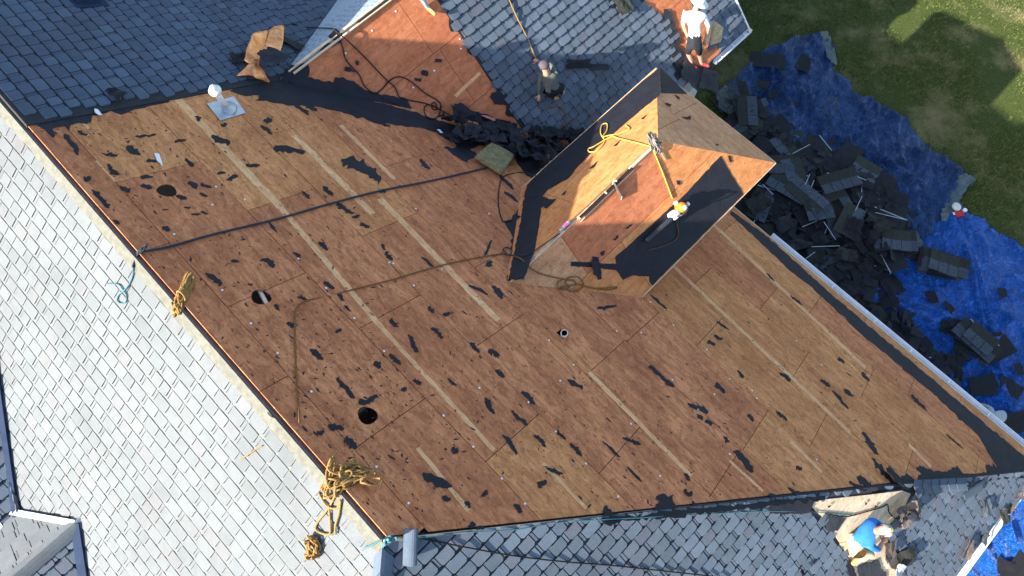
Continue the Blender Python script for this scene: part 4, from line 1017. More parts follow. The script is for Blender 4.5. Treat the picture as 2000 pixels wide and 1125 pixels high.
MARKS = [(1440, 190, 'by the crumpled tarp end at the raised roof'), (1500, 180, 'on the older tarp above the raised roof corner'), (1500, 118, 'near the top left edge of the older tarp'), (1575, 125, 'below the pale tarp corner'), (1520, 255, 'just right of the raised roof corner'), (1575, 300, 'at the upper fringe of the rubble'), (1520, 350, 'under the tip of the raised roof'),
         (1600, 350, 'in the middle of the upper rubble'), (1660, 350, 'against the worn creased tarp'), (1640, 420, 'in the heart of the rubble'), (1560, 430, 'above the upper end of the white gutter'), (1480, 420, 'between the raised roof and the deck edge'), (1720, 400, 'above the leftmost stack'), (1690, 480, 'left of the leftmost stack'), (1750, 510, 'between the two neat stacks'),
         (1640, 520, 'beside the upper half of the white gutter'), (1690, 570, 'below the leftmost stack near the gutter'), (1800, 580, 'below the neat stack with four tabs'), (1760, 660, 'on blue tarp beside the gutter middle'), (1840, 700, 'left of the slanting stack'), (1900, 620, 'above the slanting stack'), (1955, 670, 'right of the slanting stack'), (1900, 760, 'below the slanting stack'),
         (1980, 780, 'on clean blue tarp at the right edge'), (1880, 810, 'near the bending helper'), (1960, 1100, 'on the tarp below the lower gutter')]
USED = {}
def locate(u, v): return min(MARKS, key=lambda m_: (m_[0] - u) ** 2 + (m_[1] - v) ** 2)[2]
def put_shingle(u, v, kind, z, rot, tilt=(0, 0), s_=1.):
    q = atz(u, v, z); o = bpy.data.objects.new('torn_shingle', random.choice(SM[kind])); link(o)
    o.location = q; o.rotation_euler = (tilt[0], tilt[1], rot); o.scale = (s_ * 1.3, s_ * 1.3, 1)
    a_ = math.degrees(rot) % 180; ow = 'level' if a_ < 22 or a_ > 158 else 'rising' if a_ < 68 else 'upright' if a_ < 112 else 'falling'
    adj = {0: 'grey-tabbed shingle', 1: 'face-down black shingle', 2: ('large' if s_ > 1.1 else 'small') + ' ragged fragment'}[kind]
    tag(o, '%s, %s, %s' % (adj, {'level': 'lying level', 'rising': 'rising rightward', 'upright': 'pointing upward', 'falling': 'falling rightward'}[ow], locate(u, v)), 'shingle', LBL[kind][1]); return o
dense = [(1425,185),(1470,200),(1500,225),(1560,270),(1630,300),(1680,320),(1730,350),(1775,420),(1780,450),(1740,520),(1700,560),(1680,600),(1640,590),(1560,520),(1500,470),(1400,400),(1430,300)]
rnd = random.Random(77); n_d = 0
while n_d < 205:
    u = rnd.uniform(1400, 1790); v = rnd.uniform(180, 620)
    if not inside(u, v, dense): continue
    k = rnd.choices((0, 1, 2), (.22, .60, .18))[0]
    put_shingle(u, v, k, .10 + .0014 * n_d, rnd.uniform(0, 6.28), (rnd.gauss(0, .03), rnd.gauss(0, .03))); n_d += 1
# fragments thinning out over the blue tarp along the gutter
frag = [(1600,560),(1660,540),(1730,560),(1760,600),(1830,700),(1900,790),(1960,860),(1890,850),(1800,780),(1700,680)]
n_f = 0
while n_f < 62:
    u = rnd.uniform(1590, 1970); v = rnd.uniform(520, 880)
    if not inside(u, v, frag): continue
    put_shingle(u, v, 2, .10 + .002 * n_f, rnd.uniform(0, 6.28), (0, 0), rnd.uniform(.5, 1.25)); n_f += 1
for u, v, s_ in ((1960,572,.6),(1820,580,.7),(1780,610,.6),(1855,600,.5),(1840,700,.8),(1950,655,.6),(1955,680,.9),(1975,755,1.2),(1985,825,.9),(1920,750,1.4),(1880,640,1.3),(1990,720,.6),(1790,680,.9),(1812,705,.8),(1490,165,.8),(1500,118,.9),(1572,125,1.3),(1550,205,.6),(1625,275,.5),(1700,335,.5),(1745,370,.6),(1925,1060,.5),(1965,1110,1.0),(1990,1118,.9),(1510,185,.7),(1440,190,.8)):
    put_shingle(u, v, 2 if s_ != .9 else 1, .17, rnd.uniform(0, 6.28), (0, 0), s_)
for k_ in range(34):
    pass
pc = [(1540,365,-.6),(1556,345,-1.35),(1620,395,.35),(1600,410,.15),(1510,320,0.),(1460,215,1.5),(1640,352,.3),(1575,380,2.3),(1660,430,1.0)]
for i, (u, v, r_) in enumerate(pc): put_shingle(u, v, 0, .5 + .004 * i, r_, (0, .02))
# small uncountable rubble under it all
rb = MB()
for i in range(5200):
    u = rnd.uniform(1400, 1990); v = rnd.uniform(180, 890)
    if not (inside(u, v, dense) or (inside(u, v, frag) and rnd.random() < .45)): continue
    q = atz(u, v, rnd.uniform(.07, .46)); a = rnd.uniform(0, 6.28); s1 = rnd.choice((.04, .07, .10, .18)) * rnd.uniform(.7, 1.3); s2 = s1 * rnd.uniform(.25, .7); d1_ = Vector((math.cos(a), math.sin(a), rnd.gauss(0, .25))) * s1; d2_ = Vector((-math.sin(a), math.cos(a), rnd.gauss(0, .25))) * s2
    rb.slab([q - d1_ - d2_, q + d1_ - d2_ * rnd.uniform(.4, 1), q + d1_ * rnd.uniform(.4, 1) + d2_, q - d1_ + d2_], Z, .008)
o = rb.build('shingle_rubble', M['shback'], stuff=True); tag(o, 'crumbs and offcuts of black shingle strewn over the tarps below the eave', 'rubble')
# neat stacks
def stack(u, v, rot, n_, label, seed, grey=4):
    rnd = random.Random(seed); q = atz(u, v, .1); t = thing('shingle_stack', label, 'shingle stack', q, 'stacks of torn off shingles on the tarps')
    for k in range(n_):
        o = bpy.data.objects.new('shingle', SM[0][0] if k == n_ - 1 else random.choice(SM[rnd.choice((0, 1))])); link(o, t)
        o.location = (rnd.gauss(0, .03), rnd.gauss(0, .03), .03 + k * .028); o.rotation_euler = (rnd.gauss(0, .015), rnd.gauss(0, .015), rot + rnd.gauss(0, .06)); o.scale = (1.3, 1.35, 1)
    return t
stack(1737, 478, -.12, 13, 'leftmost stack of dark shingles, half buried in the rubble near the green tarp piece', 1)
stack(1832, 520, -.28, 12, 'neat stack of shingles with four grey tabs, on the edge of the clean blue tarp', 2)
stack(1900, 668, -.85, 11, 'slanting stack of shingles with jumbled grey tabs, lowest on the blue tarp', 3)
# a few thin metal strips in the rubble
for i, (x1_, y1_, x2_, y2_) in enumerate(((1568,372,1582,340),(1577,385,1590,352),(1664,425,1684,383),(1609,433,1632,468),(1710,415,1772,430),(1585,482,1640,480),(1490,360,1510,380),(1574,505,1592,492),(1548,300,1582,282),(1675,345,1692,352),(1474,430,1470,440))):
    mb = MB(); mb.bar(atz(x1_, y1_, .52), atz(x2_, y2_, .53), .016, .01); o = mb.build('metal_strip', M['grey_metal']); tag(o, 'thin pale metal drip edge strip lying on the black shingle rubble', 'metal strip', 'metal strips in the rubble')
mb = MB(); mb.bar(atz(1376, 164, .05), atz(1392, 173, .05), .11, .06); o = mb.build('downspout_piece', M['white_metal']); tag(o, 'short white length of downspout lying on the lawn by the red shoe', 'downspout')

# ---------------------------------------------------------------- lawn tufts
tm = MB(); rnd = random.Random(9)
m, nt, b = new_mat('grass_blades'); p = geo_pos(nt); n1 = noise_(nt, p, .55, 8, .62); n2 = noise_(nt, p, 9, 4)
c = mixc(nt, mapr(nt, n2, .3, .7), (.018, .034, .008), (.17, .21, .055)); c = mixc(nt, mapr(nt, n1, .48, .68, 0, .8), c, (.30, .25, .12))
nt.links.new(c, b.inputs['Base Color']); b.inputs['Roughness'].default_value = .8; b.inputs['Specular IOR Level'].default_value = .15; M['blade'] = m
for i in range(42000):
    u = rnd.uniform(1380, 2120); v = rnd.uniform(-60, 620)
    q = atz(u, v, 0)
    nn = noise.noise(Vector((q.x * .55, q.y * .55, 0)))
    if rnd.random() < .35 + nn * 1.2: continue
    for k in range(3):
        a = rnd.uniform(0, 6.28); l = rnd.uniform(.03, .09); wv = .009; bx_ = q.x + rnd.gauss(0, .03); by_ = q.y + rnd.gauss(0, .03)
        dx, dy = math.cos(a), math.sin(a); ln_ = rnd.uniform(.3, 1.1)
        tm.v += [(bx_ - dy * wv, by_ + dx * wv, 0), (bx_ + dy * wv, by_ - dx * wv, 0), (bx_ + dx * l * ln_, by_ + dy * l * ln_, l)]
        kk_ = len(tm.v) - 3; tm.f.append((kk_, kk_ + 1, kk_ + 2)); tm.m.append(0); tm.t.append(0.)
o = tm.build('lawn_grass', M['blade'], stuff=True); tag(o, 'short patchy grass of the lawn beyond the tarps', 'grass')

# ---------------------------------------------------------------- things lying on the roofs: find the surface under a pixel
bpy.context.view_layer.update()
DG = bpy.context.evaluated_depsgraph_get()
def surf(u, v, lift=.0):
    d = ray(u, v).normalized(); ok, loc, nrm, idx, ob, mat = SC.ray_cast(DG, C0, d)
    if not ok: loc = atz(u, v, 0); nrm = Z
    if nrm.dot(d) > 0: nrm = -nrm
    if nrm.z < .25: nrm = (nrm + Z).normalized()
    return Vector(loc) + Vector(nrm) * lift, Vector(nrm)
def catmull(P, n=6, closed=False):
    out = []
    for i in range(len(P) - 1):
        p0 = P[max(i - 1, 0)]; p1 = P[i]; p2 = P[i + 1]; p3 = P[min(i + 2, len(P) - 1)]
        for k in range(n):
            t = k / n; out.append(.5 * ((2 * p1) + (-p0 + p2) * t + (2 * p0 - 5 * p1 + 4 * p2 - p3) * t * t + (-p0 + 3 * p1 - 3 * p2 + p3) * t ** 3))
    out.append(P[-1]); return out
def rope_mesh(name, paths, r, mat, parent=None, seg=6, uvl=1.):
    me_v = []; me_f = []; uvs = []
    for pts in paths:
        mb = MB(); mb.tube(pts, r, seg, caps=True); k = len(me_v); me_v += mb.v; L = [0.]
        for i in range(1, len(pts)): L.append(L[-1] + (pts[i] - pts[i - 1]).length)
        for f in mb.f:
            me_f.append(tuple(k + i for i in f))
            for i in f: uvs += [L[min(i // seg, len(L) - 1)] * 3.2, (i % seg) / seg * .35]
    me = bpy.data.meshes.new(name); me.from_pydata(me_v, [], me_f); me.materials.append(mat); uv = me.uv_layers.new(name='UVMap'); uv.data.foreach_set('uv', uvs)
    me.polygons.foreach_set('use_smooth', [True] * len(me.polygons)); me.update(); o = bpy.data.objects.new(name, me); link(o, parent); return o
def rope(pxs, r, mat, label, name='rope', n=7, lift=None, cat='rope'):
    P = []
    for q in pxs:
        p_, n_ = surf(q[0], q[1], (r * 1.05 + .006) if len(q) < 3 else q[2]); P.append(p_)
    o = rope_mesh(name, [catmull(P, n)], r, M[mat]); tag(o, label, cat); return o
rope([(262,522),(268,500),(275,495),(330,484),(420,459),(540,430),(640,401),(740,375),(840,355),(930,334),(955,328)], .017, 'rope_blue', 'dark blue line pulled straight across the deck from the ridge to the foam pad')
rope([(262,522),(262,535),(256,552),(244,568),(234,576),(231,586),(237,592),(247,590),(249,578),(241,564),(232,555),(208,554)], .009, 'rope_teal', 'teal cord end curling over the pale shingles below the knot')
rope([(584,828),(583,800),(580,760),(577,700),(576,660),(576,612),(583,597),(600,588),(640,578),(700,564),(760,549),(820,531),(880,515),(940,503),(985,496)], .0115, 'rope_brown', 'ochre rope snaking over the deck from the ridge to the raised wing')
rope([(985,496),(1000,500),(1020,508),(1036,524),(1060,536),(1100,545),(1120,548),(1130,556),(1180,566),(1205,562)], .012, 'rope_brown', 'ochre rope running along the lower edge of the raised wing')
rope([(1100,545),(1088,552),(1090,565),(1102,566),(1112,560),(1104,552),(1110,542),(1128,541),(1138,552),(1136,562),(1120,570),(1105,566),(1095,560),(1130,556),(1160,563),(1204,560)], .011, 'rope_brown', 'loose loops of ochre rope at the foot of the raised wing', n=8)
rope([(988,495),(982,488),(990,484),(1000,490),(998,498),(988,499),(1030,498),(1060,480),(1092,456)], .010, 'rope_blue', 'thin dark blue cord looped beside the raised wing and running to its ridge')
rope([(1048,345),(1020,338),(985,345),(975,365),(973,400),(978,425),(985,435),(1000,430)], .011, 'rope_black', 'black cord curving over the deck left of the raised wing')
rope([(570,48),(600,55),(645,57),(655,60),(700,100),(750,152),(770,170),(780,190),(800,196),(830,202),(856,212)], .013, 'rope_black', 'upper strand of the black cord running over the red plywood')
rope([(655,60),(668,90),(676,118),(700,145),(712,168),(730,182),(745,175),(760,158),(778,150),(800,158),(830,182),(856,198),(862,212)], .013, 'rope_black', 'lower strand of the black cord crossing the red plywood')
rope([(860,205),(858,222),(850,232),(836,232),(828,218),(832,206),(845,206),(855,214),(848,200),(842,205),(846,214),(858,214),(880,226)], .011, 'rope_black', 'small loops at the end of the black cord beside the valley', n=8)
rope([(994,0),(1010,36),(1030,76),(1043,108),(1049,118)], .014, 'rope_gold', 'golden safety rope running from the top edge down to the grey-shirted roofer')
rope([(1052,188),(1056,198),(1072,210),(1092,208),(1102,216),(1100,238),(1094,250),(1102,252),(1110,238),(1122,232),(1150,234),(1170,238)], .010, 'rope_brown', 'ochre rope trailing over the dark shingles below the grey-shirted roofer')
rope([(1182,275),(1196,268),(1210,272),(1250,282),(1270,287),(1275,294),(1290,330),(1306,372),(1312,388)], .013, 'rope_yellow', 'yellow rope tied to the blower and running over the raised ridge')
rope([(1182,275),(1174,262),(1176,246),(1186,243),(1186,256),(1178,268),(1190,266),(1210,262),(1226,256),(1230,252),(1222,246)], .012, 'rope_yellow', 'small upper loop of yellow rope on the sunlit plywood', n=8)
rope([(1196,268),(1180,276),(1160,288),(1150,292),(1152,298),(1166,296),(1178,284),(1182,275)], .012, 'rope_yellow', 'lower loop of yellow rope hanging over the black felt', n=8)
rope([(1314,420),(1322,440),(1324,455),(1318,468),(1295,480),(1266,488)], .012, 'hose', 'brown rubber hose ending on the black felt beside the blower', cat='hose')
rope([(790,1052),(850,1048),(900,1040),(1000,1034),(1100,1020),(1250,1012),(1400,1002),(1500,998),(1600,1000),(1640,1003),(1668,1006)], .007, 'rope_teal', 'teal cord lying along the hip above the lower shingles')
rope([(760,1050),(800,1048),(850,1056),(900,1066),(1000,1084),(1100,1096),(1200,1104),(1330,1118),(1420,1128)], .010, 'rope_black', 'thin black cord crossing the lower shingles diagonally')
rope([(1610,1002),(1650,1008),(1685,1000),(1720,990),(1732,985),(1735,1000),(1748,1012),(1768,1010)], .010, 'rope_black', 'black cord beside the blue-shirted roofer')
rope([(568,848),(560,838),(545,822),(530,812),(524,805)], .006, 'rope_black', 'short black wire end beside the ridge slit')
rope([(470,896),(485,888),(500,878),(514,870)], .008, 'rope_gold', 'short frayed yellow strand on the pale shingles')

# ---- rope hanks and coils
def coil(cu, cv, loops, spread, r, mat, label, h0=.03, seed=0, tails=(), n_wrap=0, axis=0.):
    rnd = random.Random(seed); c_, n_ = surf(cu, cv); t1 = n_.orthogonal().normalized(); t1 = (RX - n_ * RX.dot(n_)).normalized(); t2 = n_.cross(t1); paths = []
    mpp = (c_ - C0).dot(DX) / 1333
    for k, (u0, v0, u1, v1, wd) in enumerate(loops):
        a = surf(u0, v0)[0]; b__ = surf(u1, v1)[0]; d = (b__ - a); L = d.length; d.normalize(); q = n_.cross(d); c2_ = (a + b__) / 2; P = []
        w = wd * mpp * rnd.uniform(.8, 1.15); hh = h0 + rnd.uniform(0, .10); N_ = 16
        for j in range(N_ + 1):
            an = 2 * math.pi * j / N_; wob = 1 + .12 * math.sin(2 * an + seed + k)
            P.append(c2_ + d * (math.cos(an) * L / 2 * wob) + q * (math.sin(an) * w / 2 * wob) + n_ * (hh + .02 * math.sin(3 * an + k)))
        paths.append(catmull(P, 3))
    for pts in tails: paths.append(catmull([surf(u, v, r + .012)[0] for u, v in pts], 5))
    if n_wrap:
        for k in range(n_wrap):
            P = []; o0 = c_ + n_ * .07 + (t1 * math.cos(axis) + t2 * math.sin(axis)) * (.02 * k - .02 * n_wrap / 2)
            d = t1 * -math.sin(axis) + t2 * math.cos(axis)
            for j in range(13): an = 2 * math.pi * j / 12; P.append(o0 + d * math.cos(an) * .075 + n_ * math.sin(an) * .065)
            paths.append(catmull(P, 2))
    o = rope_mesh('rope_coil', paths, r, M[mat]); tag(o, label, 'rope'); return o
rnd = random.Random(4)
coil(358, 582, [(352 + rnd.uniform(-4, 4), 592 + rnd.uniform(-6, 6), 368 + rnd.uniform(-9, 12), 546 + rnd.uniform(-3, 6), rnd.uniform(6, 16)) for _ in range(9)] + [(356 + rnd.uniform(-4, 6), 572 + rnd.uniform(-4, 4), 342 + rnd.uniform(-6, 8), 612 + rnd.uniform(-12, 16), rnd.uniform(5, 14)) for _ in range(9)], 1, .013, 'rope_gold', 'tied bundle of golden rope hung over the ridge, topmost on the left', n_wrap=4, axis=1.0, seed=1)
coil(668, 938, [(640 + rnd.uniform(-14, 16), 975 + rnd.uniform(-20, 6), 690 + rnd.uniform(-25, 15), 915 + rnd.uniform(-8, 18), rnd.uniform(12, 34)) for _ in range(15)] + [(650 + rnd.uniform(-20, 20), 940 + rnd.uniform(-22, 20), 715 + rnd.uniform(-25, 20), 925 + rnd.uniform(-16, 16), rnd.uniform(10, 24)) for _ in range(10)] + [(636, 955, 648, 902, 12), (634, 950, 642, 906, 8), (700, 950, 740, 945, 18)], 1, .014, 'rope_gold', 'big tangled heap of golden rope lying across the ridge near its lower end',
     tails=[((660,960),(645,990),(622,1020),(622,1035),(645,1042),(648,1025),(645,985)), ((668,975),(665,1000),(658,1025),(658,1042)), ((625,960),(640,985),(660,992),(668,975))], seed=2)
coil(616, 1068, [(614 + rnd.uniform(-6, 8), 1046 + rnd.uniform(-5, 4), 622 + rnd.uniform(-8, 6), 1076 + rnd.uniform(-5, 6), rnd.uniform(7, 20)) for _ in range(8)] + [(606 + rnd.uniform(-3, 4), 1078, 624, 1082 + rnd.uniform(-4, 4), 8) for _ in range(5)], 1, .013, 'rope_gold', 'small hank of golden rope lying on the pale shingles', tails=[((606,1080),(600,1078),(598,1082)),], seed=3, n_wrap=2, axis=0.)
coil(1285, 274, [(1280 + rnd.uniform(-4, 4), 284 + rnd.uniform(-4, 4), 1272 + rnd.uniform(-5, 8), 262 + rnd.uniform(-6, 6), rnd.uniform(4, 10)) for _ in range(6)] + [(1284 + rnd.uniform(-4, 4), 280, 1290 + rnd.uniform(-3, 4), 296, 7) for _ in range(4)], 1, .012, 'rope_grey', 'grey rope hank tied at the peak of the raised roof', tails=[((1288,292),(1294,305),(1299,313)),], seed=4, n_wrap=3, axis=.6)
coil(752, 1058, [(745, 1062, 760, 1048, 8), (748, 1058, 768, 1052, 5), (742, 1066, 752, 1054, 5)], 1, .012, 'rope_teal', 'teal rope knot tied at the lower end of the main ridge', seed=5, tails=[((745,1056),(730,1062),(712,1070)),])
coil(272, 498, [(268, 502, 280, 492, 6), (266, 498, 276, 496, 5)], 1, .013, 'rope_blue', 'dark knot of the blue line at the ridge', seed=6)

# ---------------------------------------------------------------- debris in the valley
def crumple(u, v, w_px, h_px, rot, mat, label, name='crumpled_felt', lift=.03, amp=.09, seed=0, cat='felt', group=None, n=7):
    rnd = random.Random(seed); c_, n_ = surf(u, v); mpp = (c_ - C0).dot(DX) / 1333; t1 = (RX - n_ * RX.dot(n_)).normalized(); t2 = n_.cross(t1)
    a = t1 * math.cos(rot) + t2 * math.sin(rot); b__ = -t1 * math.sin(rot) + t2 * math.cos(rot); mb = MB(); W_, H__ = w_px * mpp, h_px * mpp
    for i in range(n + 1):
        for j in range(n + 1):
            s1, s2 = i / n - .5, j / n - .5; k = 1 - .35 * abs(noise.noise(Vector((s1 * 3, s2 * 3, seed))))
            e_ = .10 * noise.noise(Vector((s1 * 4, s2 * 4, seed + 3)))
            hh = lift + amp * (.5 + noise.noise(Vector((s1 * 2.0, s2 * 1.2, seed * 1.7)))) + amp * .12 * noise.noise(Vector((s1 * 8, s2 * 8, seed)))
            mb.v.append(tuple(c_ + a * W_ * (s1 * k + e_) + b__ * H__ * (s2 * k + e_) + n_ * max(.01, hh)))
    for i in range(n):
        for j in range(n):
            q = i * (n + 1) + j; mb.f.append((q, q + n + 1, q + n + 2, q + 1)); mb.m.append(0); mb.t.append(0.)
    me = bpy.data.meshes.new(name); me.from_pydata(mb.v, [], mb.f); me.materials.append(mat); o = bpy.data.objects.new(name, me); link(o)
    sd = o.modifiers.new('s', 'SOLIDIFY'); sd.thickness = .006
    tag(o, label, cat, group); return o
rnd = random.Random(12)
vp = [(870,262),(1010,285),(1085,270),(1140,255),(1100,320),(1050,318),(960,290),(900,285),(862,245)]
k = 0
while k < 64:
    u = rnd.uniform(850, 1140); v = rnd.uniform(235, 335)
    if not inside(u, v, [(850,240),(900,236),(960,258),(1030,262),(1090,270),(1130,262),(1100,300),(1050,335),(1030,330),(1000,310),(930,292),(870,275)]): continue
    crumple(u, v, rnd.uniform(24, 56), rnd.uniform(16, 38), rnd.uniform(0, 3), M['felt'] if rnd.random() < .8 else M['shback'], ('%s crumpled black felt in the valley heap, %s' % (('small', 'broad')[k % 2], 'left end by the foil scrap' if u < 900 else 'under the red copper strip' if u < 985 and v < 275 else 'above the foam pad' if u < 985 else 'below the dark shingles' if v < 285 else 'near the raised roof felt')), lift=.02 + .003 * k, amp=.16, seed=k, group='crumpled pieces heaped in the valley'); k += 1
for k, (u, v) in enumerate(((1480,400),(1530,440),(1600,470),(1650,500),(1665,450),(1700,430),(1720,440),(1690,520),(1620,540),(1590,500),(1560,480),(1650,560),(1680,590),(1740,560),(1770,640),(1820,690),(1850,640),(1860,720),(1870,690),(1705,465),(1700,500))):
    crumple(u, v, rnd.uniform(26, 60), rnd.uniform(20, 44), rnd.uniform(0, 3), M['shback'] if k % 3 else M['headlap'], 'crumpled black felt on the rubble, ' + locate(u, v), lift=.03, amp=.14, seed=200 + k, group='crumpled felt thrown on the rubble')
crumple(960, 246, 56, 12, -.22, M['copper_red'], 'scuffed red copper strip sticking out of the valley debris', 'copper_strip', .12, .04, 5, 'copper')
crumple(857, 261, 12, 7, -.5, M['cyanp'], 'small pale blue foil scrap at the edge of the valley debris', 'foil_scrap', .06, .02, 5, 'foil')
def bent(name, pts_h, mat, label, cat, th=.004, nu=8):
    """sheet lofted between two edge polylines given as (u, v, height above the surface)"""
    E1, E2 = pts_h; P1 = catmull([surf(u, v, h)[0] for u, v, h in E1], 4); P2 = catmull([surf(u, v, h)[0] for u, v, h in E2], 4); n_ = min(len(P1), len(P2)); mb = MB()
    for i in range(n_):
        for j in range(nu + 1):
            t = j / nu; p_ = P1[i].lerp(P2[i], t); w = .018 * noise.noise(Vector((i * .35, j * .5, len(label)))) + .05 * math.sin(t * math.pi) * math.sin(i * .5 + len(label)); mb.v.append(tuple(p_ + Z * w))
    for i in range(n_ - 1):
        for j in range(nu): q_ = i * (nu + 1) + j; mb.f.append((q_, q_ + nu + 1, q_ + nu + 2, q_ + 1)); mb.m.append(0); mb.t.append(0.)
    me = bpy.data.meshes.new(name); me.from_pydata(mb.v, [], mb.f); me.materials.append(mat); me.polygons.foreach_set('use_smooth', [True] * len(me.polygons)); o = bpy.data.objects.new(name, me); link(o)
    sd = o.modifiers.new('s', 'SOLIDIFY'); sd.thickness = th; tag(o, label, cat); return o
bent('copper_sheet', ([(492,92,.30),(488,106,.34),(480,122,.26),(476,134,.18)], [(524,86,.30),(518,108,.24),(508,130,.28),(502,150,.12)]), M['copper'], 'bright bent copper flashing sheet, broad left half lit gold', 'copper')
bent('copper_sheet', ([(524,86,.32),(518,106,.28),(512,118,.26),(510,130,.2)], [(552,84,.40),(551,104,.34),(546,124,.30),(536,140,.26)]), M['copper'], 'bright copper flashing sheet, narrower right half beside the wing ridge', 'copper')
bent('copper_sheet', ([(478,146,.20),(486,158,.12),(500,162,.10),(516,166,.10)], [(496,138,.30),(504,146,.22),(512,152,.16),(524,160,.12)]), M['copper'], 'curled copper end at the foot of the bright sheets', 'copper')
crumple(530, 147, 52, 40, -.3, M['felt'], 'dark folded felt flap overlapping the copper sheet', lift=.42, amp=.06, seed=41)
crumple(560, 86, 70, 26, -.25, M['headlap'], 'brown torn shingle piece by the valley above the copper', lift=.06, amp=.06, seed=42)
crumple(228, 190, 34, 26, -.5, M['shback'], 'dark flap lifted from the shaded shingles by the deck edge', lift=.06, amp=.07, seed=43)
crumple(468, 120, 34, 30, .4, M['shback'], 'dark felt pieces left of the copper sheet', lift=.05, amp=.06, seed=44)
crumple(1128, 126, 60, 18, .1, M['shback'], 'dark sheet standing for the shadow of the grey-shirted roofer', lift=.05, amp=.05, seed=45)  # dark sheet added to draw the cast shadow of the roofer
crumple(1168, 132, 46, 12, .1, M['under'], 'thin dark sheet standing for shadow right of the grey-shirted roofer', lift=.05, amp=.03, seed=46)  # second dark sheet, drawing the far end of that shadow
crumple(1215, 10, 36, 40, .6, M['headlap'], 'olive torn shingle piece at the top of the wing slope', lift=.05, amp=.05, seed=47)
crumple(1348, 145, 60, 46, -.5, M['felt_grey'], 'dusty black felt sheet lying under the white-hatted roofer', lift=.05, amp=.08, seed=48)
crumple(1378, 158, 46, 40, -.2, M['felt_grey'], 'dusty black felt overhanging the eave near the red shoe', lift=.10, amp=.08, seed=49)
crumple(1755, 990, 60, 56, .5, M['copper_old'], 'curved old plywood and felt piece beside the hip caps', 'bent_board', .10, .20, 50, 'board')
crumple(1752, 1005, 40, 34, .9, M['felt'], 'black felt curl hanging by the hip caps', lift=.16, amp=.16, seed=51)
crumple(1742, 935, 44, 24, -.7, M['felt'], 'folded black felt at the left end of the hip caps', lift=.06, amp=.08, seed=52)
crumple(1762, 1088, 52, 40, .3, M['headlap'], 'brown shingle piece lying right of the blue-shirted roofer', lift=.05, amp=.05, seed=53)
crumple(1733, 1072, 34, 44, .2, M['copper_old'], 'brown shingle leaning against the blue-shirted roofer', lift=.06, amp=.05, seed=54)
crumple(1748, 1112, 22, 34, -.5, M['grey_metal'], 'curled grey metal piece at the bottom edge', 'metal_sheet', .08, .10, 55, 'metal sheet')
crumple(1922, 990, 22, 40, .2, M['tabgrey'], 'grey cap shingle slid down the lower slope', lift=.04, amp=.06, seed=56)
crumple(1955, 1005, 24, 32, .2, M['headlap'], 'olive cap shingle curling over the lower eave', lift=.06, amp=.08, seed=57)
crumple(1974, 998, 24, 20, .3, M['copper_old'], 'brown torn shingle on the lower eave', lift=.10, amp=.07, seed=58)
crumple(1992, 968, 18, 34, -.5, M['copper_old'], 'brown board end at the right edge of the lower eave', lift=.10, amp=.07, seed=59)
crumple(1916, 1048, 24, 26, -.6, M['tabgrey'], 'grey shingle piece resting near the lower gutter', lift=.05, amp=.07, seed=60)
crumple(1885, 1070, 26, 44, -.4, M['copper_old'], 'brown shingle leaning near the lower gutter', lift=.05, amp=.07, seed=61)
crumple(1560, 1116, 14, 14, 0, M['shback'], 'small dark clump on the lower shingles', lift=.05, amp=.06, seed=62)
crumple(1162, 522, 16, 30, .2, M['felt'], 'narrow felt strip crossing the raised slope', lift=.02, amp=.02, seed=63)
for i, (u, v, w, h, r_) in enumerate(((785,1062,0,0,0),)):
    x, y = PH.pc(800, 1055)
# a loose ridge cap by the end of the ridge
mb = MB(); c_ = surf(797, 1060)[0]; rows = []
for t in (0, 1):
    for k in range(7):
        q = (k - 3) / 3; mb.v.append(tuple(c_ + RX * (q * .085) + UX * ((t - .5) * .46) * 1 + PH.n * (.09 + .04 * (1 - q * q) + (t - .5) * .05)))
for k in range(6): mb.f.append((k, k + 1, k + 8, k + 7)); mb.m.append(0); mb.t.append(0.)
o = mb.build('loose_ridge_cap', M['shingle']); sd = o.modifiers.new('s', 'SOLIDIFY'); sd.thickness = .012; tag(o, 'loose ridge cap shingle balanced over the hip at the ridge end', 'shingle')

# foam pads
def pad(cu, cv, corners, th, mat, label, seed, lift=.04):
    rnd = random.Random(seed); P = [surf(u, v)[0] for u, v in corners]; n_ = (P[1] - P[0]).cross(P[2] - P[1]).normalized(); n_ = n_ if n_.z > 0 else -n_
    c_ = sum(P, Vector()) / 4; bm = bmesh.new(); t = [bm.verts.new(p_ + n_ * (th + lift)) for p_ in P]; f = bm.faces.new(t)
    r_ = bmesh.ops.extrude_face_region(bm, geom=[f]); vs = [v_ for v_ in r_['geom'] if isinstance(v_, bmesh.types.BMVert)]; bmesh.ops.translate(bm, verts=vs, vec=-n_ * th)
    bmesh.ops.bevel(bm, geom=list(bm.edges), offset=th * .32, segments=3, affect='EDGES', profile=.6); bmesh.ops.recalc_face_normals(bm, faces=bm.faces)
    me = bpy.data.meshes.new('foam_pad'); bm.to_mesh(me); bm.free(); me.materials.append(mat); me.polygons.foreach_set('use_smooth', [True] * len(me.polygons))
    o = bpy.data.objects.new('foam_pad', me); link(o); tag(o, label, 'foam pad'); return o
pad(962, 317, [(955,288),(1000,314),(976,348),(924,314)], .13, M['foam'], 'dirty olive foam pad lying on the deck at the end of the blue line', 1, .05)

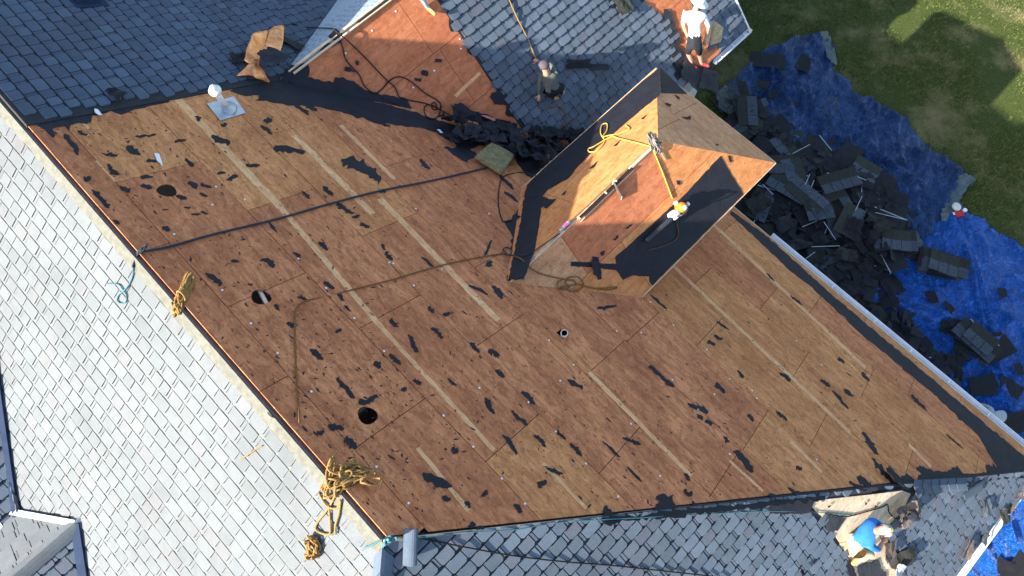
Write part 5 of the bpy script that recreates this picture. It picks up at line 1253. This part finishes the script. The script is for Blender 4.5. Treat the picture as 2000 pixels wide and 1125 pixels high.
# water bottle on the raised ridge
b0, n_ = surf(1093, 452); b1 = surf(1114, 433)[0]; d = (b1 - b0); d = d.normalized(); bt = thing('water_bottle', 'clear plastic drink bottle with pink label lying in the ridge slit', 'bottle', b0)
bpy.context.view_layer.update()
o0 = b0 + Z * .045
mb = MB(); mb.lathe(o0, d, [(0.02, .012), (.05, .016), (.08, .034), (.10, .036), (.14, .034), (.19, .036), (.235, .036), (.245, .028)], 14); child(mb.build('bottle_body', M['bottle'], smooth=True), bt)
mb = MB(); mb.lathe(o0, d, [(.105, .0375), (.19, .0375)], 14, caps=False); child(mb.build('bottle_label', M['label_pink'], smooth=True), bt)
mb = MB(); mb.lathe(o0, d, [(0, .014), (.022, .014)], 12); child(mb.build('bottle_cap', M['plastic_white'], smooth=True), bt)

# leaf blower
c_, n_ = surf(1318, 412); bl_ = thing('leaf_blower', 'orange and white leaf blower with dark tube lying on black felt', 'leaf blower', c_); bpy.context.view_layer.update()
tend = surf(1264, 464)[0] + n_ * .07; c2_ = c_ + n_ * .14; td = (tend - c2_).normalized()
side = n_.cross(td).normalized()
mb = MB(); mb.lathe(c2_ + td * .10, td, [(0, .055), (.18, .05), (.42, .045), (.70, .04), (.78, .048)], 14); child(mb.build('blower_tube', M['plastic_black'], smooth=True), bl_)
mb = MB(); mb.lathe(c2_ + td * .12 - n_ * .03, side, [(-.08, .05), (-.06, .11), (.02, .12), (.05, .10), (.07, .04)], 16); mb.lathe(c2_ + td * .12, td, [(-.02, .075), (.06, .06)], 14); child(mb.build('fan_housing', M['plastic_white'], smooth=True), bl_)
mb = MB(); mb.lathe(c2_ - td * .06 + side * -.05, n_, [(-.10, .07), (-.02, .10), (.06, .10), (.11, .07), (.125, .03)], 14); child(mb.build('engine_cover', M['plastic_orange'], smooth=True), bl_)
mb = MB(); mb.lathe(c2_ - td * .06 - side * .05 + n_ * .12, n_, [(0, .045), (.02, .045), (.03, .02)], 12); mb.lathe(c2_ - td * .02 + side * -.16, side * -1, [(0, .045), (.05, .045), (.06, .02)], 12); mb.lathe(c2_ - td * .20, -td, [(0, .04), (.04, .04)], 10); child(mb.build('starter_cap', M['plastic_white'], smooth=True), bl_)
mb = MB(); mb.tube(catmull([c2_ + td * .14 + n_ * .08, c2_ + td * .10 + n_ * .17, c2_ + n_ * .19, c2_ - td * .10 + n_ * .13], 5), .016, 8); child(mb.build('handle', M['plastic_black'], smooth=True), bl_)
mb = MB(); mb.tube(catmull([c2_ - td * .18 - side * .05, c2_ - td * .24 - side * .02, c2_ - td * .22 + side * .05, c2_ - td * .12 + side * .08], 5), .009, 6); child(mb.build('guard', M['plastic_black']), bl_)

# toolbox heap on the lawn
c_ = atz(1862, 408, .02); tb_ = thing('tool_heap', 'small heap of red, black and cream tools between the two tarps', 'tools', c_); bpy.context.view_layer.update()
mb = MB(); mb.lathe(c_ + Z * .05, Z, [(0, .13), (.12, .13), (.14, .10)], 14); child(mb.build('cream_tub', M['pvc'], smooth=False), tb_)
mb = MB(); mb.box(c_ + Vector((.05, -.22, .08)), Vector((.12, .02, 0)), Vector((-.02, .08, 0)), Z * .07); mb.lathe(c_ + Vector((-.14, .12, .05)), Vector((.3, 1, .2)).normalized(), [(0, .05), (.16, .05)], 10); child(mb.build('red_case', M['red_plastic']), tb_)
mb = MB(); mb.box(c_ + Vector((-.2, -.08, .06)), Vector((.10, .05, 0)), Vector((-.04, .10, 0)), Z * .05); mb.tube(catmull([c_ + Vector((-.3, .1, .05)), c_ + Vector((-.1, .28, .06)), c_ + Vector((.15, .2, .06)), c_ + Vector((.25, 0, .05))], 5), .03, 8); child(mb.build('black_bag', M['plastic_black']), tb_)
mb = MB(); mb.box(c_ + Vector((-.08, -.2, .10)), Vector((.05, .0, 0)), Vector((0, .05, 0)), Z * .03); mb.lathe(c_ + Vector((.24, -.1, .05)), Z, [(0, .06), (.1, .06)], 12); child(mb.build('white_box', M['plastic_white']), tb_)

# ---------------------------------------------------------------- people
def hand(origin, fwd, palm_n, side, mat, size=1.0, curl=.6):
    """five separate fingers and a thumb; returns mesh paths as a tapered tube set"""
    mb = MB(); s_ = size; fwd = fwd.normalized(); palm_n = (palm_n - fwd * palm_n.dot(fwd)).normalized(); lat = fwd.cross(palm_n) * side
    for k in range(7): pass
    mb.tube([origin - fwd * .02, origin + fwd * .02, origin + fwd * .06, origin + fwd * .095], [.024 * s_, .034 * s_, .038 * s_, .030 * s_], 10)
    for k, (off, L) in enumerate(((-.030, .070), (-.010, .082), (.011, .076), (.030, .060))):
        b0 = origin + fwd * .085 + lat * off; P = [b0]; d = fwd.copy()
        for j in range(3):
            d = (d * math.cos(curl * .7) + palm_n * math.sin(curl * .7)).normalized(); P.append(P[-1] + d * L * (.42, .33, .25)[j])
        mb.tube(P, [.0095 * s_, .009 * s_, .008 * s_, .0065 * s_], 7)
    b0 = origin + fwd * .02 - lat * .034; P = [b0, b0 - lat * .03 + fwd * .022 + palm_n * .012, b0 - lat * .04 + fwd * .05 + palm_n * .022, b0 - lat * .036 + fwd * .072 + palm_n * .03]
    mb.tube(P, [.013 * s_, .011 * s_, .010 * s_, .0075 * s_], 7); return mb
def person(label, J, mats, cap=None, extra=None, fingers=True, hat_dir=None, shoe='boots', gloves=None):
    """J: joint name -> world position; one continuous skinned body"""
    T = J['pelvis']; t = thing('person', label, 'person', Vector((T.x, T.y, T.z)))
    rad = dict(pelvis=.155, waist=.14, chest=.165, neckb=.085, neck=.062, head=.098, crown=.082, shL=.088, shR=.088, elL=.050, elR=.050, wrL=.032, wrR=.032,
               hipL=.105, hipR=.105, knL=.068, knR=.068, anL=.044, anR=.044, toeL=.042, toeR=.042)
    ed = [('pelvis','waist'),('waist','chest'),('chest','neckb'),('neckb','neck'),('neck','head'),('head','crown'),('chest','shL'),('chest','shR'),('shL','elL'),('elL','wrL'),('shR','elR'),('elR','wrR'),
          ('pelvis','hipL'),('pelvis','hipR'),('hipL','knL'),('hipR','knR'),('knL','anL'),('knR','anR'),('anL','toeL'),('anR','toeR')]
    J = dict(J)
    J.setdefault('waist', J['pelvis'].lerp(J['chest'], .45))
    J.setdefault('neckb', J['chest'].lerp(J['neck'], .5)); J.setdefault('crown', J['head'] + (J['head'] - J['neck']).normalized() * .09)
    names = list(rad); idx = {n_: i for i, n_ in enumerate(names)}
    me = bpy.data.meshes.new('body'); me.from_pydata([tuple(J[n_] - T) for n_ in names], [(idx[a], idx[b__]) for a, b__ in ed], [])
    o = bpy.data.objects.new('body', me); link(o, t)
    o.modifiers.new('skin', 'SKIN'); sv = me.skin_vertices[0].data
    for n_ in names: sv[idx[n_]].radius = (rad[n_], rad[n_] * (.8 if n_ in ('chest', 'waist', 'pelvis') else 1)); sv[idx[n_]].use_root = n_ == 'pelvis'
    ss = o.modifiers.new('sub', 'SUBSURF'); ss.levels = 2; ss.render_levels = 2
    bpy.context.view_layer.update(); dg = bpy.context.evaluated_depsgraph_get(); m2 = bpy.data.meshes.new_from_object(o.evaluated_get(dg)); o.modifiers.clear(); o.data = m2; m2.name = 'body'
    order = ['top', 'sleeve', 'fore', 'trouser', 'shin', 'shoe', 'skin']; m2.materials.clear()
    for k_ in order: m2.materials.append(mats[k_])
    seg = [('pelvis','waist','trouser'),('waist','chest','top'),('chest','neckb','top'),('neckb','neck','skin'),('neck','head','skin'),('head','crown','skin'),('chest','shL','top'),('chest','shR','top'),('shL','elL','sleeve'),('elL','wrL','fore'),('shR','elR','sleeve'),('elR','wrR','fore'),
           ('pelvis','hipL','trouser'),('pelvis','hipR','trouser'),('hipL','knL','trouser'),('hipR','knR','trouser'),('knL','anL','shin'),('knR','anR','shin'),('anL','toeL','shoe'),('anR','toeR','shoe')]
    loc = {n_: J[n_] - T for n_ in J if n_ in idx}
    for p_ in m2.polygons:
        c_ = p_.center; best = 9; bm_ = 'top'
        for a, b__, mm in seg:
            A0, B0 = loc[a], loc[b__]; ab = B0 - A0; tt = max(0, min(1, (c_ - A0).dot(ab) / max(ab.length_squared, 1e-9))); dd = (c_ - A0 - ab * tt).length - .5 * (rad[a] * (1 - tt) + rad[b__] * tt)
            if mm == 'trouser' and a == 'pelvis' and b__ == 'waist' and tt > .45: mm = 'top'
            if dd < best: best = dd; bm_ = mm
        p_.material_index = order.index(bm_); p_.use_smooth = True
    # face
    up_ = (J['crown'] - J['neck']).normalized(); fd = (hat_dir if hat_dir is not None else Vector((0, -1, 0))); fd = (fd - up_ * fd.dot(up_)).normalized(); sd_ = up_.cross(fd); hc = J['head'] - T
    mb = MB(); mb.lathe(hc + fd * .085 - up_ * .01, fd, [(0, .016), (.02, .014), (.032, .006)], 8)
    for s_ in (-1, 1): mb.lathe(hc + sd_ * s_ * .085 - up_ * .0, sd_ * s_, [(0, .012), (.006, .026), (.014, .024), (.018, .01)], 10)
    o2 = mb.build('nose_and_ears', mats['skin'], t, smooth=True)
    mb = MB()
    for s_ in (-1, 1): mb.lathe(hc + fd * .084 + sd_ * s_ * .032 + up_ * .022, fd, [(0, .013), (.008, .010), (.011, .004)], 8)
    mb.bar(hc + fd * .088 - up_ * .05 - sd_ * .022, hc + fd * .088 - up_ * .05 + sd_ * .022, .008, .008, up=up_); mb.build('eyes_and_mouth', M['hair'], t)
    for s_, w, e_ in ((1, 'wrL', 'elL'), (-1, 'wrR', 'elR')):
        f_ = (J[w] - J[e_]).normalized(); pn = Vector((0, 0, -1)) if abs(f_.z) < .8 else fd
        mb = hand(J[w] - T + f_ * .01, f_, pn, s_, mats['skin']); mb.build('hand', gloves or mats['skin'], t, smooth=True)
    if cap:
        kind, mat = cap; mb = MB(); c0_ = J['head'] - T + up_ * .03
        if kind == 'cap':
            mb.lathe(c0_, up_, [(0, .112), (.03, .113), (.06, .106), (.09, .084), (.108, .05), (.115, .012)], 18)
            k0 = len(mb.v); N_ = 9
            for k in range(N_):
                a = -1.15 + 2.3 * k / (N_ - 1); r0, r1 = .105, .105 + .085 * math.cos(a * .95)
                dd = fd * math.cos(a) + sd_ * math.sin(a); mb.v.append(tuple(c0_ + dd * r0 + up_ * .012)); mb.v.append(tuple(c0_ + dd * r1 - up_ * .005))
            for k in range(N_ - 1):
                q = k0 + 2 * k; mb.f.append((q, q + 1, q + 3, q + 2)); mb.m.append(0); mb.t.append(0.)
        elif kind == 'brim':
            mb.lathe(c0_, up_, [(-.035, .235), (-.025, .238), (.0, .17), (.01, .112), (.06, .104), (.10, .085), (.118, .05), (.122, .01)], 22)
        else:
            mb.lathe(c0_ - fd * .01, up_, [(-.02, .104), (.03, .108), (.06, .10), (.085, .07), (.095, .02)], 16)
        oc = mb.build({'cap': 'cap', 'brim': 'sun_hat', 'hair': 'hair'}[kind], mat, t, smooth=True)
        if extra == 'patch':
            mb = MB(); q = c0_ + up_ * .108 - fd * .035; mb.lathe(q, (up_ - fd * .4).normalized(), [(-.02, .034), (.004, .034), (.006, .03)], 14); mb.build('round_badge', M['yellow_patch'], oc)
            mb = MB(); mb.box(c0_ + up_ * .10 - fd * .085, fd * .012, sd_ * .02, up_ * .008); mb.build('strap_tab', M['white'], oc)
    return t
def wear(top, sleeve, fore, tr, shin, shoe, skin): return dict(top=M[top], sleeve=M[sleeve], fore=M[fore], trouser=M[tr], shin=M[shin], shoe=M[shoe], skin=M[skin])

# roofer in the blue shirt, crouched over the opened lower slope
zs = PH.px(1690, 1060).z
def q(u, v, h, z=zs): return atz(u, v, z + h)
person('roofer in bright blue tee and pale cap crouching over the opened lower slope', dict(
    pelvis=q(1668,1064,.40), chest=q(1694,1040,.50), neck=q(1712,1036,.54), head=q(1727,1036,.56), crown=q(1731,1034,.66),
    shL=q(1702,1017,.48), elL=q(1722,1026,.30), wrL=q(1728,1048,.18), shR=q(1697,1066,.46), elR=q(1716,1074,.28), wrR=q(1724,1058,.18),
    hipL=q(1664,1052,.36), knL=q(1700,1040,.22), anL=q(1664,1050,.08), toeL=q(1654,1052,.05),
    hipR=q(1668,1076,.36), knR=q(1706,1082,.22), anR=q(1672,1094,.08), toeR=q(1664,1104,.05)),
    wear('blue_shirt','blue_shirt','skin','pale_trousers','pale_trousers','boots','skin_pink'), ('cap', M['cap_grey']), 'patch', hat_dir=Vector((1, .05, -.5)))
# roofer in grey on the dark wing slope
zs = PE.px(1075, 190).z
person('roofer in grey green hoodie and dark trousers kneeling on dark shingles with rope', dict(
    pelvis=q(1080,178,.42,zs), chest=q(1070,152,.72,zs), neck=q(1067,140,.88,zs), head=q(1064,131,.97,zs), crown=q(1063,126,1.08,zs),
    shL=q(1056,148,.72,zs), elL=q(1054,170,.50,zs), wrL=q(1053,186,.36,zs), shR=q(1086,146,.74,zs), elR=q(1076,126,.72,zs), wrR=q(1051,119,.62,zs),
    hipL=q(1074,180,.38,zs), knL=q(1066,176,.18,zs), anL=q(1082,192,.06,zs), toeL=q(1092,192,.04,zs),
    hipR=q(1090,178,.38,zs), knR=q(1098,164,.26,zs), anR=q(1096,184,.10,zs), toeR=q(1102,178,.08,zs)),
    wear('grey_shirt','grey_shirt','grey_shirt','dark_trousers','dark_trousers','boots','skin'), ('cap', M['cap_dark']), hat_dir=Vector((-.2, 1, 0)))
# roofer with the pale sun hat at the corner
zs = PE.px(1372, 128).z + .05
person('roofer in white shirt and pale sun hat standing in red shoes by the wing gutter', dict(
    pelvis=q(1358,76,.86,zs), chest=q(1356,34,1.26,zs), neck=q(1360,12,1.42,zs), head=q(1366,4,1.50,zs), crown=q(1369,-2,1.60,zs),
    shL=q(1338,28,1.24,zs), elL=q(1334,48,.98,zs), wrL=q(1344,74,.78,zs), shR=q(1374,32,1.24,zs), elR=q(1384,52,1.0,zs), wrR=q(1378,76,.80,zs),
    hipL=q(1348,92,.80,zs), knL=q(1344,102,.48,zs), anL=q(1352,128,.10,zs), toeL=q(1362,134,.05,zs),
    hipR=q(1364,94,.80,zs), knR=q(1366,104,.46,zs), anR=q(1370,124,.10,zs), toeR=q(1386,130,.05,zs)),
    wear('white_shirt','white_shirt','skin','dark_trousers','skin_pink','red_shoe','skin'), ('brim', M['white_hatm']), hat_dir=Vector((-.2, 1, 0)))
mb_ = pad(1382, 70, [(1376,46),(1394,60),(1388,88),(1368,94)], .10, M['foam_light'], 'tan foam pad hanging behind the white-hatted roofer', 2, .30)
pad(1340, 86, [(1333,74),(1342,78),(1358,106),(1336,92)], .06, M['foam_light'], 'narrow tan knee pad at the left leg of the white-hatted roofer', 3, .35)
# worker whose legs reach in at the top
zs = PE.px(846, 30).z + .03
person('roofer at the top edge on red plywood, jeans and tan boots in view', dict(
    pelvis=q(812,-60,.84,zs), chest=q(806,-100,1.24,zs), neck=q(808,-126,1.42,zs), head=q(812,-138,1.50,zs), crown=q(813,-144,1.60,zs),
    shL=q(786,-100,1.22,zs), elL=q(776,-70,1.0,zs), wrL=q(790,-50,.86,zs), shR=q(828,-100,1.22,zs), elR=q(842,-72,1.0,zs), wrR=q(830,-52,.86,zs),
    hipL=q(800,-50,.78,zs), knL=q(770,-20,.44,zs), anL=q(780,10,.08,zs), toeL=q(784,16,.04,zs),
    hipR=q(822,-50,.78,zs), knR=q(818,-14,.46,zs), anR=q(836,16,.09,zs), toeR=q(852,30,.05,zs)),
    wear('grey_shirt','grey_shirt','skin','jeans','jeans','boots','skin'), ('cap', M['cap_grey']), hat_dir=Vector((.3, -1, 0)))
# helper on the tarp below the eave, bent over
person('helper in light grey tee bending over on the blue tarp behind the eave gutter', dict(
    pelvis=q(1952,812,.92,0), chest=q(1932,818,1.10,0), neck=q(1922,806,1.12,0), head=q(1914,800,1.10,0), crown=q(1908,797,1.12,0),
    shL=q(1922,822,1.08,0), elL=q(1906,812,.85,0), wrL=q(1900,798,.62,0), shR=q(1934,798,1.10,0), elR=q(1914,790,.86,0), wrR=q(1900,792,.62,0),
    hipL=q(1950,822,.86,0), knL=q(1944,830,.46,0), anL=q(1945,845,.09,0), toeL=q(1938,843,.06,0),
    hipR=q(1960,808,.86,0), knR=q(1948,812,.46,0), anR=q(1946,822,.09,0), toeR=q(1938,820,.06,0)),
    wear('grey_shirt2','grey_shirt2','skin','grey_shirt2','dark_trousers','boots','skin'), ('hair', M['hair']), hat_dir=Vector((-1, 0, -.6)))
